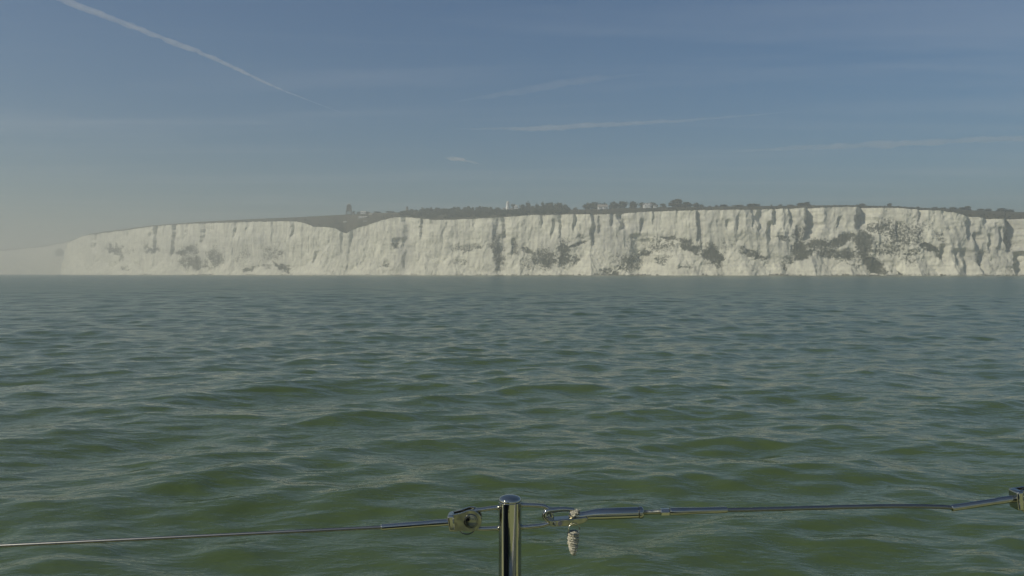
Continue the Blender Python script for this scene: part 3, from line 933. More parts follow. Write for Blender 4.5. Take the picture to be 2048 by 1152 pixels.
def build_woodland():
    """the wood round the lighthouse and the scrub on the slopes: one dark mass"""
    g = np.random.default_rng(19)
    TOPW = [(790, 424), (806, 421), (822, 417.5), (835, 414), (850, 411.5), (880, 409.8), (930, 409.2), (948, 412), (965, 411), (985, 408.5), (998, 409), (1002, 418.5), (1026, 418.5), (1040, 416), (1050, 411), (1135, 410), (1140, 416)]
    Q = []
    protos = [crown_quads(g, 130, 6, 0.085) for _ in range(6)]
    n = 0
    while n < 620:
        u = g.uniform(800, 1140)
        t = g.uniform(0.1, 1.0)
        p = land_point(np.array([u]), np.array([t]))[0]
        gp = 547.5 - (p[2] - EYE) / p[1] * F
        m = p[1] / F
        h = g.uniform(3.5, 9.5) * (0.45 + 0.55 * t)
        h = min(h, (gp - interp(u, TOPW)) * m)
        n += 1
        if h < 1.3:
            continue
        w = g.uniform(6, 11) * min(1, h / 5 + 0.3)
        a = g.uniform(0, 6.28)
        R = np.array([[math.cos(a), -math.sin(a), 0], [math.sin(a), math.cos(a), 0], [0, 0, 1]])
        q = protos[n % 6] @ R.T
        q = q * np.array([w, w, h * 1.05]) + p - np.array([0, 0, 0.25])
        Q.append(q)
    o = link("clifftop_wood", quads_mesh("clifftop_wood", np.concatenate(Q)), M["tree"])
    tag(o, "dark wood covering the slope below and left of the lighthouse", "wood", kind="stuff")
    Q = []
    protos = [crown_quads(g, 70, 5, 0.1) for _ in range(6)]
    for i in range(900):
        u = g.uniform(560, 2060)
        t = g.uniform(0.02, 1.0)
        if fbm(np.array([u / 40.0]), np.array([t * 3.0]), 23, 3)[0] < g.uniform(-0.35, 0.45):
            continue
        p = land_point(np.array([u]), np.array([t]))[0]
        h = g.uniform(0.7, 1.9) * (0.6 if t > 0.9 else 1); w = g.uniform(2, 5)
        q = protos[i % 6] * np.array([w, w, h]) + p - np.array([0, 0, 0.25 * h])
        Q.append(q)
    o = link("clifftop_scrub", quads_mesh("clifftop_scrub", np.concatenate(Q)), M["scrub"])
    tag(o, "low scrub and brambles scattered over the clifftop turf", "scrub", kind="stuff")
build_woodland()

# ------------------------------------------------------------------ buildings on the clifftop
def prism(name, n, rings, mat, parent, loc=(0, 0, 0), smooth=False):
    """stack of n-gons: rings = [(z, r), ...]"""
    verts, faces = [], []
    for z, r in rings:
        for k in range(n):
            a = 2 * math.pi * (k + 0.5) / n
            verts.append((loc[0] + r * math.cos(a), loc[1] + r * math.sin(a), loc[2] + z))
    for i in range(len(rings) - 1):
        for k in range(n):
            l = (k + 1) % n
            faces.append((i * n + k, i * n + l, (i + 1) * n + l, (i + 1) * n + k))
    faces.append(tuple(reversed(range(n))))
    faces.append(tuple((len(rings) - 1) * n + k for k in range(n)))
    return link(name, pmesh(name, verts, faces, smooth), mat, parent)

def gable_roof(name, x0, x1, y0, y1, z, h, mat, parent, along='x', over=0.4):
    x0 -= over; x1 += over; y0 -= over; y1 += over
    if along == 'x':
        ym = (y0 + y1) / 2
        v = [(x0, y0, z), (x1, y0, z), (x1, y1, z), (x0, y1, z), (x0, ym, z + h), (x1, ym, z + h)]
        f = [(0, 1, 5, 4), (2, 3, 4, 5), (0, 4, 3), (1, 2, 5), (0, 3, 2, 1)]
    else:
        xm = (x0 + x1) / 2
        v = [(x0, y0, z), (x1, y0, z), (x1, y1, z), (x0, y1, z), (xm, y0, z + h), (xm, y1, z + h)]
        f = [(0, 4, 5, 3), (1, 2, 5, 4), (0, 1, 4), (2, 3, 5), (0, 3, 2, 1)]
    return link(name, pmesh(name, v, f), mat, parent)

def window(x, z, w, h, y, parent):
    fr = box("window", (x - w / 2 - .08, y - 0.06, z - .08), (x + w / 2 + .08, y - 0.01, z + h + .08), M["white"], parent)
    box("pane", (x - w / 2, y - 0.09, z), (x + w / 2, y - 0.065, z + h), M["glass"], fr)

def gable_wall(name, xm, half, y, z, h, mat, parent):
    v = [(xm - half, y, z), (xm + half, y, z), (xm, y, z + h), (xm - half, y + .3, z), (xm + half, y + .3, z), (xm, y + .3, z + h)]
    f = [(0, 1, 2), (5, 4, 3), (0, 3, 4, 1), (1, 4, 5, 2), (2, 5, 3, 0)]
    return link(name, pmesh(name, v, f), mat, parent)

def ground_at(u, t):
    return land_point(np.array([float(u)]), np.array([float(t)]))[0]

def lighthouse():
    p = ground_at(1015.5, 0.95)
    e = empty("lighthouse", (p[0], p[1], p[2] + 0.4))
    tag(e, "white lighthouse tower standing above the dark clifftop wood", "lighthouse")
    m = p[1] / F
    H = 18.0 * m                                       # visible height in metres
    tw = prism("tower", 8, [(-2, 4.5), (1.2, 4.15), (H * .35, 3.3), (H * .66, 2.6)], M["white"], e)
    box("door", (-.5, -4.05, 0.4), (.5, -3.6, 2.6), M["dark"], tw)
    for z in (H * .25, H * .48):
        window(0, z, .8, 1.3, -4.05 + (z / H) * 2.1, tw)
    prism("gallery", 8, [(H * .661, 2.65), (H * .69, 3.3), (H * .72, 3.3), (H * .722, 2.9)], M["white"], e)
    prism("gallery_parapet", 8, [(H * .723, 3.25), (H * .775, 3.25), (H * .776, 3.0)], M["white"], e)
    ln = prism("lantern", 10, [(H * .777, 2.2), (H * .80, 2.25), (H * .92, 2.2)], M["white"], e)
    prism("lantern_glass", 10, [(H * .815, 2.29), (H * .885, 2.27)], M["cream"], ln)
    rf = prism("dome", 10, [(H * .921, 2.5), (H * .955, 2.1), (H * .985, 1.1), (H * 1.0, .3)], M["white"], e, smooth=False)
    tube("vane", [(0, 0, H * .99), (0.1, 0, H * 1.02), (1.3, 0, H * 1.10)], [.12, .10, .06], M["white"], rf, 6)
    an = box("keepers_annex", (-8.0, -2.5, -.6), (-4.4, 3, 2.6), M["cream"], e)
    gable_roof("annex_roof", -8.0, -4.4, -2.5, 3, 2.62, 1.3, M["slate"], an, 'x')
    an = box("keepers_annex", (4.4, -2.0, -.6), (9, 3, 2.3), M["cream"], e)
    gable_roof("annex_roof", 4.4, 9, -2.0, 3, 2.32, 1.2, M["slate"], an, 'x')
lighthouse()

def cottage(u, t, W, D, wh, rh, label, roof="slate", wall="white", along='x', name="cottage", porch=None, lift=0.0, wins=3, chimney=True, cat="house"):
    p = ground_at(u, t)
    e = empty(name, (p[0], p[1], p[2] - 0.4 + lift))
    tag(e, label, cat)
    w = box("wall", (-W / 2, 0, -lift), (W / 2, D, wh), M[wall], e)
    if along == 'x':
        r = gable_roof("roof", -W / 2, W / 2, 0, D, wh + .003, rh, M[roof], e, 'x')
        gz = wh + rh
    else:
        r = gable_roof("roof", -W / 2, W / 2, 0.4, D, wh + .003, rh, M[roof], e, 'y', 0.3)
        gable_wall("gable", 0, W / 2, 0.05, wh + .004, rh * 0.93, M[wall], e)
        gz = wh + rh
    for k in range(wins):
        window((k - (wins - 1) / 2) * W / (wins + .3), wh * .35, 1.1, 1.3, 0, w)
    box("door", (W * .41, -.08, -.0), (W * .41 + .9, -.012, 2.0), M["dark"], w)
    if chimney:
        box("chimney", (W * .3, D / 2 - .5, gz - 1.2), (W * .3 + 1, D / 2 + .5, gz + 1.1), M["stone"], r)
    return e

cottage(1032, 0.9, 6, 5, 3.2, 2.4, "tiny white cottage right beside the lighthouse", along='y', lift=4.2, wins=2, chimney=False)
h1 = cottage(1208, 0.9, 15, 8, 3.4, 3.6, "long low house with pale tiled roof among the trees", roof="tile", lift=1.0, wins=4)
for x in (-5.0, 2.6):
    b = box("bay", (x - 1.5, -1.6, -1.0), (x + 1.5, -.003, 2.4), M["white"], h1)
    gable_roof("bay_roof", x - 1.5, x + 1.5, -1.6, -.003, 2.403, .8, M["tile"], b, 'y', .2)
    window(x, 0.8, 1.4, 1.1, -1.6, b)
h2 = cottage(1299, 0.9, 13, 8, 4.0, 2.8, "white gabled house with dark roof left of the biggest tree", lift=1.2, wins=4)
for x in (-3.6, 1.2):
    b = box("gable_bay", (x - 2.2, -2.2, -1.2), (x + 2.2, -.003, 4.2), M["white"], h2)
    gable_wall("gable", x, 2.2, -2.15, 4.204, 2.4, M["white"], b)
    gable_roof("gable_roof", x - 2.2, x + 2.2, -1.8, 2.0, 4.206, 2.6, M["slate"], b, 'y', .15)
    window(x, 1.4, 1.2, 1.4, -2.2, b)
cottage(1314, 0.86, 4.2, 4, 2.6, 1.4, "small white outbuilding right of the white gabled house", lift=1.2, wins=1, chimney=False, name="outbuilding")
cottage(723.5, 0.99, 9, 6, 3.0, 1.6, "white shed on the skyline right of the radar tower", roof="cream", wins=2, chimney=False, name="shed", cat="shed", lift=1.2)
cottage(722, 0.62, 14, 5, 2.4, 1.2, "long white shed below the skyline shed", roof="cream", wins=3, chimney=False, name="shed", cat="shed")
cottage(687, 0.5, 5, 4, 2.0, 1.0, "tiny pale hut on the slope below the radar tower", roof="cream", wall="cream", wins=1, chimney=False, name="hut", cat="hut")
cottage(739, 0.85, 7, 5, 2.4, 1.4, "low pale bungalow right of the white sheds", roof="tile", wall="cream", wins=2, chimney=False, name="bungalow")
cottage(727, 0.26, 6, 4, 1.8, 1.0, "small grey hut lowest on the slope above the notch", roof="stone", wall="stone", wins=1, chimney=False, name="hut", cat="hut")

def radar_tower():
    p = ground_at(695.5, 0.98)
    m = p[1] / F
    H = 23.0 * m
    e = empty("radar_tower", (p[0], p[1], p[2] - .5))
    tag(e, "dark lattice radar tower on the skyline left of the white sheds", "tower")
    W0, W1 = 5.2 * m, 3.6 * m
    c4 = [(-1, -1), (1, -1), (1, 1), (-1, 1)]
    for sx, sy in c4:
        tube("leg", [(sx * W0, sy * W0, 0), (sx * W1, sy * W1, H * .8)], [.45, .38], M["dark"], e, 6)
    levels = [0, .16, .32, .48, .64, .8]
    for i in range(5):
        z0, z1 = levels[i] * H, levels[i + 1] * H
        w0 = W0 + (W1 - W0) * levels[i] / .8; w1 = W0 + (W1 - W0) * levels[i + 1] / .8
        for k in range(4):
            a, b = c4[k], c4[(k + 1) % 4]
            tube("brace", [(a[0] * w0, a[1] * w0, z0), (b[0] * w1, b[1] * w1, z1)], .24, M["dark"], e, 4)
            tube("brace", [(b[0] * w0, b[1] * w0, z0), (a[0] * w1, a[1] * w1, z1)], .24, M["dark"], e, 4)
        if i in (1, 2, 3):
            box("platform", (-w1 - .7, -w1 - .7, z1 - .2), (w1 + .7, w1 + .7, z1 + .25), M["dark"], e)
            box("equipment_cabin", (-w1 * .75, -w1 * .75, z1 + .253), (w1 * .75, w1 * .75, z1 + H * .13), M["dark"], e)
    box("platform", (-W1 - .9, -W1 - .9, H * .8), (W1 + .9, W1 + .9, H * .83), M["dark"], e)
    prism("radar_house", 10, [(H * .831, W1 * .95), (H * .92, W1 * .9)], M["dark"], e)
    sc_ = box("radar_scanner", (-2.6, -.5, H * .95), (2.0, .3, H * .985), M["cream"], e)
    tube("scanner_post", [(0, 0, H * .92), (0, 0, H * .955)], .4, M["dark"], sc_, 8)
    prism("lamp_housing", 8, [(H * .925, .7), (H * .96, .75), (H * 1.0, .35)], M["white"], e, (-1.6, -1.2, 0))
    tube("aerial", [(W1 * .8, 0, H * .83), (W1 * .8, 0, H * 1.03)], .12, M["dark"], e, 5)
    tube("cable_ladder", [(W0 + .2, 0, 0), (W1 + .4, 0, H * .8)], .4, M["dark"], e, 5)
    box("base_hut", (W0 + 1.0, -2, -.3), (W0 + 4.5, 2, 2.6), M["cream"], e)
radar_tower()

def stone_tower():
    p = ground_at(811, 0.8)
    m = p[1] / F
    gp = 547.5 - (p[2] - EYE) / p[1] * F
    H = (gp - 412.2) * m
    e = empty("stone_tower", (p[0], p[1], p[2] - .4))
    tag(e, "small square stone tower with dark lantern left of the wood", "tower")
    r = 2.9 * m
    prism("tower_shaft", 8, [(0, r), (H * .55, r * .9)], M["stone"], e)
    prism("cornice", 8, [(H * .551, r * 1.1), (H * .6, r * 1.15), (H * .62, r * 1.1)], M["stone"], e)
    ln = prism("lantern", 8, [(H * .622, r * .78), (H * .85, r * .76)], M["dark"], e)
    prism("lantern_roof", 8, [(H * .851, r * .95), (H * .93, r * .6), (H * 1.0, r * .15)], M["dark"], ln)
    box("porch", (-r * 1.5, -r * 1.5, -.2), (-r * .2, -r * .8, H * .3), M["cream"], e)
stone_tower()

# ------------------------------------------------------------------ sky: vapour trail and wisps, far above the haze
def cloud_tube(name, pts, rad, flat, density, label, cat, seed, lumps=0.35, sides=14, sub=60, aniso=0.0):
    P = [Vector(p) for p in spline(pts, sub)]
    n = len(P)
    R = np.interp(np.linspace(0, 1, n), np.linspace(0, 1, len(rad)), rad)
    rows = []
    s = 0.0
    up = Vector((0, 0, 1))
    for i, p in enumerate(P):
        d = (P[min(i + 1, n - 1)] - P[max(i - 1, 0)]).normalized()
        side = d.cross(up).normalized()
        if i:
            s += (P[i] - P[i - 1]).length
        row = []
        for k in range(sides):
            a = 2 * math.pi * k / sides
            f = 1 + lumps * float(fbm(np.array([s / (R.max() * 5)]), np.array([math.cos(a) * 1.3 + seed]), seed, 3)[0]) + lumps * float(fbm(np.array([s / (R.max() * 5)]), np.array([math.sin(a) * 1.3 + seed + 9]), seed + 5, 3)[0])
            row.append(p + side * (math.cos(a) * R[i] * f * flat) + up * (math.sin(a) * R[i] * f))
        rows.append(row)
    V = np.array([[tuple(v) for v in r] for r in rows])
    me = grid_mesh(name, V, wrap=True)
    verts = [tuple(v.co) for v in me.vertices]
    faces = [tuple(p.vertices) for p in me.polygons] + [tuple(reversed(range(sides))), tuple((n - 1) * sides + k for k in range(sides))]
    bpy.data.meshes.remove(me)
    me = pmesh(name, verts, faces, True)
    import bmesh
    bm = bmesh.new(); bm.from_mesh(me); bmesh.ops.recalc_face_normals(bm, faces=bm.faces); bm.to_mesh(me); bm.free()
    o = link(name, me, mat_volume(name + "_vapour", density, (1, 1, 1), aniso))
    tag(o, label, cat)
    return o

def sky_at(px, py, alt):
    dx, dz = ray(px, py)
    Y = (alt - EYE) / dz
    return Vector((dx * Y, Y, alt))

cloud_tube("vapour_trail", [sky_at(-120, -105, 8000), sky_at(140, 4, 8000), sky_at(300, 66, 8000), sky_at(440, 122, 8000), sky_at(560, 178, 8000), sky_at(690, 228, 8000)],
           [100, 95, 88, 70, 40, 10], 1.4, 0.0013, "thin straight vapour trail slanting across the upper left sky", "vapour trail", 3, 0.5)
cloud_tube("cirrus_streak", [sky_at(900, 258, 7000), sky_at(1060, 257, 7000), sky_at(1200, 250, 7000), sky_at(1380, 240, 7000), sky_at(1600, 222, 7000)],
           [8, 120, 105, 60, 8], 2.6, 0.0006, "clearest long thin cirrus streak in the middle of the sky", "cloud", 13, 0.6)
cloud_tube("cirrus_streak", [sky_at(1440, 305, 6500), sky_at(1620, 295, 6500), sky_at(1800, 288, 6500), sky_at(2000, 278, 6500), sky_at(2250, 268, 6500)],
           [10, 130, 150, 140, 20], 2.6, 0.00042, "lowest faint cirrus band above the right end of the cliff", "cloud", 33, 0.6)
cloud_tube("cirrus_streak", [sky_at(900, 205, 7500), sky_at(1040, 182, 7500), sky_at(1180, 160, 7500), sky_at(1300, 146, 7500)],
           [10, 150, 120, 10], 2.6, 0.00018, "uppermost faint cirrus band slanting up right of centre", "cloud", 43, 0.6)
cloud_tube("cloud_wisp", [sky_at(886, 316, 6000), sky_at(905, 317, 6000), sky_at(925, 320, 6000), sky_at(965, 329, 6000)],
           [14, 110, 95, 8], 1.5, 0.0016, "tiny pale wisp of cloud above the lighthouse", "cloud", 23, 0.8)

# ------------------------------------------------------------------ yacht and lifelines
RAIL = 0.962                        # distance of the guard rail from the camera
DECK = 1.20
def rp(px, py, dy=0.0):
    """point on the plane of the guard rail"""
    v = at(px, py, RAIL)
    v.y += dy
    return v
MM = RAIL / F                        # metres per photograph pixel at the rail

def yacht():
    e = empty("sailing_yacht", (0, 0, 0))
    tag(e, "white sailing yacht whose deck carries the lifeline stanchions", "yacht")
    xs = np.linspace(-5.5, 4.5, 40)
    def half(x): return 0.0
    # hull: the near side runs along the guard rail
    rows = []
    for f, z in ((0.86, -0.5), (0.93, 0.2), (0.985, 0.75), (1.0, DECK - 0.02)):
        row = []
        for x in xs:
            t = (x + 0.2) / 5.6
            hw = 1.55 * max(0.04, 1 - abs(t) ** 3.2) * f
            row.append((x, hw))
        rows.append((z, row))
    yc = RAIL + 0.06 - 1.55
    V = []
    for z, row in rows:
        V.append([(x, yc + hw, z) for x, hw in row] + [(x, yc - hw, z) for x, hw in reversed(row)])
    link("hull", grid_mesh("hull", np.array(V), wrap=True), M["gel"], e)
    top = V[-1]
    ring = [(x, y, DECK - .018) for x, y, z in top]
    link("deck", pmesh("deck", ring, [tuple(range(len(ring)))]), M["deck"], e)
    tr = [Vector((x, y - 0.02, DECK + .02)) for x, y, z in V[-1][:40]]
    tube("toe_rail", tr, 0.022, M["teak"], e, 8)
    # coachroof behind the photographer; unseen hood and coaming added to stripe the post's reflection
    xs2 = np.linspace(-3.8, -0.9, 16)
    C = []
    for x in xs2:
        C.append([(x, yc - .75, DECK - .03), (x, yc - .68, DECK + .32), (x, yc - .35, DECK + .42), (x, yc + .35, DECK + .42), (x, yc + .68, DECK + .32), (x, yc + .75, DECK - .03)])
    cr = link("coachroof", grid_mesh("coachroof", np.array(C)), M["gel"], e)
    box("coachroof_end", (-.9, yc - .68, DECK - .03), (-.87, yc + .68, DECK + .36), M["gel"], cr)
    box("reflection_coaming", (-.2, yc + .42, DECK - .02), (2.6, yc + .58, DECK + .26), M["gel"], e, .03)  # unseen, added as a bright band for the post to reflect
    S = []
    for k, x in enumerate(np.linspace(-1.5, -0.24, 8)):
        r = 0.78; hh = .25 + .42 * math.sin(min(1, k / 4) * math.pi / 2)
        S.append([(x, yc + r * math.cos(a), DECK + .02 + (hh + .16) * math.sin(a) ** 0.6) for a in np.linspace(0, math.pi, 13)])
    link("reflection_hood", grid_mesh("reflection_hood", np.array(S)), M["canvas"], e)  # unseen hood, added so the post mirrors a dark stripe
    tube("mast", [(-2.0, yc, DECK + .4), (-2.0, yc, 13.0)], .075, M["steel2"], e, 14)
yacht()

def stanchion(px, ytop, label, left=True, right=True, name="stanchion"):
    """post with domed cap and the welded wire loops on either side"""
    b = rp(px, ytop)
    e = empty(name, (b.x, RAIL, DECK))
    tag(e, label, "stanchion", "guard rail stanchions")
    R = 23 * MM
    zt = b.z - DECK
    def cyl(name, rings, mat, sides=40):
        verts, faces = [], []
        for z, r in rings:
            for k in range(sides):
                a = 2 * math.pi * k / sides
                verts.append((r * math.cos(a), r * math.sin(a), z))
        for i in range(len(rings) - 1):
            for k in range(sides):
                l = (k + 1) % sides
                faces.append((i * sides + k, i * sides + l, (i + 1) * sides + l, (i + 1) * sides + k))
        faces.append(tuple(reversed(range(sides))))
        faces.append(tuple((len(rings) - 1) * sides + k for k in range(sides)))
        me = pmesh(name, verts, faces, True)
        me.set_sharp_from_angle(angle=math.radians(22))
        return link(name, me, mat, e)
    cap_h = 13 * MM
    cyl("post", [(0.0, R), (zt - cap_h - 1.5 * MM, R), (zt - cap_h - .6 * MM, R * .975)], M["steel"])
    dome = [(zt - cap_h, R * .985), (zt - cap_h + 1.2 * MM, R * 1.015), (zt - cap_h + 3.2 * MM, R * 1.01)]
    for k in range(1, 9):
        a = k / 8 * math.pi / 2
        dome.append((zt - cap_h + 3.2 * MM + (cap_h - 3.2 * MM) * math.sin(a), max(0.0004, R * 1.0 * math.cos(a))))
    cyl("cap", dome, M["steel"])
    cyl("base_socket", [(-.004, .034), (.006, .034), (.008, R * 1.25), (.07, R * 1.22), (.072, R * 1.01)], M["steel2"])
    o = Vector((b.x, RAIL, DECK))
    def lp(dx, py):
        v = rp(px + dx, ytop + py) - o
        v.y = 0.0
        return v
    r = 4.4 * MM
    if left:
        pts = [lp(-14, 25), lp(-30, 26), lp(-52, 29), lp(-68, 32), lp(-78, 40), lp(-80, 50), lp(-76, 60), lp(-66, 67), lp(-50, 68), lp(-30, 67), lp(-14, 66)]
        tube("wire_loop", spline(pts, 6), r, M["steel"], e, 14)
        for py in (26, 67):
            tube("weld", spline([lp(-20, py), lp(-23, py), lp(-26, py)], 3), [6.2 * MM, 6.4 * MM, 6.6 * MM, 6.4 * MM, 6.0 * MM, 5.2 * MM, 4.5 * MM], M["steel2"], e, 12)
    if right:
        pts = [lp(14, 20), lp(30, 20.5), lp(56, 21.5), lp(70, 24), lp(80, 32), lp(84, 44), lp(80, 55), lp(68, 60), lp(52, 62.5), lp(30, 64.5), lp(14, 65)]
        tube("wire_loop", spline(pts, 6), r, M["steel"], e, 14)
        for py in (20.5, 64.6):
            tube("weld", spline([lp(20, py), lp(23, py), lp(26, py)], 3), [6.2 * MM, 6.4 * MM, 6.6 * MM, 6.4 * MM, 6.0 * MM, 5.2 * MM, 4.5 * MM], M["steel2"], e, 12)
    return e

stanchion(1020, 989.5, "polished steel stanchion post with domed cap in front of the sea")
stanchion(2128, 952, "steel stanchion at the right hand end of the gate lifeline", right=False)
stanchion(-2300, 1152, "steel stanchion at the far left end of the left lifeline", left=False)

def wire_rope(name, pts, r, mat, parent, lay=0.021, sides=24, strands=8):
    """laid wire: lobed section twisted along the path"""
    P = [Vector(p) for p in pts]
    L = [0.0]
    for i in range(1, len(P)):
        L.append(L[-1] + (P[i] - P[i - 1]).length)
    n = int(L[-1] / (lay / 14))
    rows = []
    for i in range(n + 1):
        d = L[-1] * i / n
        k = min(max(np.searchsorted(L, d) - 1, 0), len(P) - 2)
        t = (d - L[k]) / (L[k + 1] - L[k])
        p = P[k].lerp(P[k + 1], t)
        dv, s, u = frame_for(P[k + 1] - P[k])
        row = []
        for j in range(sides):
            a = 2 * math.pi * j / sides
            rr = r * (1 - 0.16 * (0.5 + 0.5 * math.cos(strands * (a + 2 * math.pi * d / lay))))
            row.append(tuple(p + s * (math.cos(a) * rr) + u * (math.sin(a) * rr)))
        rows.append(row)
    return link(name, grid_mesh(name, np.array(rows), wrap=True), mat, parent)

def plate(name, outline, y0, y1, mat, parent, bev=0.0006):
    """outline in photograph pixels, extruded from depth y0 to y1 behind the rail plane"""
    n = len(outline)
    pts = [rp(*p) for p in outline]
    verts = [(p.x, RAIL + y0, p.z) for p in pts] + [(p.x, RAIL + y1, p.z) for p in pts]
    faces = [tuple(range(n)), tuple(reversed(range(n, 2 * n)))] + [(i, n + i, n + (i + 1) % n, (i + 1) % n) for i in range(n)]
    me = pmesh(name, verts, faces)
    import bmesh
    bm = bmesh.new(); bm.from_mesh(me); bmesh.ops.recalc_face_normals(bm, faces=bm.faces); bm.to_mesh(me); bm.free()
    o = link(name, me, mat, parent)
    b = o.modifiers.new("bevel", 'BEVEL'); b.width = bev; b.segments = 3; b.limit_method = 'ANGLE'
    for p in me.polygons: p.use_smooth = True
    me.set_sharp_from_angle(angle=math.radians(35))
    return o

def disc(name, px, py, rings, mat, parent, sides=28):
    """round thing with its axis across the rail; rings = [(depth offset, radius px)]"""
    c = rp(px, py)
    verts, faces = [], []
    for d, r in rings:
        for k in range(sides):
            a = 2 * math.pi * k / sides
            verts.append((c.x + r * MM * math.cos(a), RAIL + d, c.z + r * MM * math.sin(a)))
    for i in range(len(rings) - 1):
        for k in range(sides):
            l = (k + 1) % sides
            faces.append((i * sides + k, i * sides + l, (i + 1) * sides + l, (i + 1) * sides + k))
    faces.append(tuple(reversed(range(sides))))
    faces.append(tuple((len(rings) - 1) * sides + k for k in range(sides)))
    me = pmesh(name, verts, faces, True)
    me.set_sharp_from_angle(angle=math.radians(40))
    return link(name, me, mat, parent)

def ring(name, px, py, r_px, wire_px, mat, parent, tilt=0.35, dy=0.0, sides=8, squash=1.0):
    c = rp(px, py, dy)
    pts = []
    for k in range(40):
        a = 2 * math.pi * k / 40
        v = Vector((math.cos(a), 0, math.sin(a) * squash)) * (r_px * MM)
        v = Matrix.Rotation(tilt, 3, 'Z') @ v
        pts.append(c + v)
    return tube(name, pts, wire_px * MM, mat, parent, sides, closed=True)

def jaw(parent, cx, cy, tx, ty, rr=21.5, half=16):
    """fork end: two cheeks round a clevis pin at (cx, cy), closed at (tx, ty)"""
    d = Vector((tx - cx, ty - cy)); L = d.length; d.normalize(); nrm = Vector((-d.y, d.x))
    def pt(a, b): return (cx + d.x * a + nrm.x * b, cy + d.y * a + nrm.y * b)
    out = [pt(L, -half * .98), pt(L - 4, -half * 1.04), pt(L * .45, -half * 1.12)]
    for k in range(13):
        a = math.radians(-100 + k * 200 / 12)
        out.append(pt(-rr * math.cos(a), rr * math.sin(a)))
    out += [pt(L * .45, half * 1.12), pt(L - 4, half * 1.04), pt(L, half * .98)]
    g = plate("fork_end", out, -.0085, -.0055, M["steel2"], parent)
    plate("fork_cheek", out, .0055, .0085, M["steel2"], g)
    blk = [pt(L + 5, -half), pt(L - 9, -half * 1.06), pt(L - 9, half * 1.06), pt(L + 5, half)]
    plate("fork_bridge", blk, -.0095, .0095, M["steel"], g, .0022)
    pin = disc("clevis_pin", cx, cy, [(-.0112, 1.5), (-.0112, 9.0), (-.0110, 10.5), (-.0104, 10.8), (-.0104, 11.4), (-.0112, 11.8), (-.0111, 13.0), (-.0104, 14.0), (-.0084, 14.0), (-.0083, 8), (.0105, 8)], M["steel2"], g)
    return g

def left_lifeline():
    e = empty("lifeline", tuple(rp(897, 1044)))
    tag(e, "bare steel lifeline wire running out to the left of the post", "lifeline", "lifelines along the guard rail")
    inv = -e.location
    ch = []
    far = rp(-2200, 1191)
    pts = [far + (rp(765, 1054.5) - far) * (i / 40) for i in range(41)]
    for i, p in enumerate(pts):
        p.z -= 0.012 * math.sin(math.pi * i / 40) * 0.12
    ch.append(wire_rope("wire", pts, 3.6 * MM, M["wire"], None, lay=0.036))
    sw = [rp(762, 1054.5), rp(764, 1054.4), rp(766, 1054.3), rp(855, 1047.4), rp(862, 1046.8), rp(868, 1046.4), rp(897, 1044.3)]
    ch.append(tube("swage_terminal", sw, [5.0 * MM, 5.8 * MM, 6.2 * MM, 6.2 * MM, 6.2 * MM, 6.9 * MM, 6.9 * MM], M["steel"], None, 18))
    ch.append(jaw(None, 942.5, 1037.5, 902, 1043))
    rg = ring("split_ring", 935, 1049.5, 19, 1.3, M["steel2"], ch[-1], 0.2, 0.0)
    for c in ch:
        c.parent = e; c.location = inv
left_lifeline()

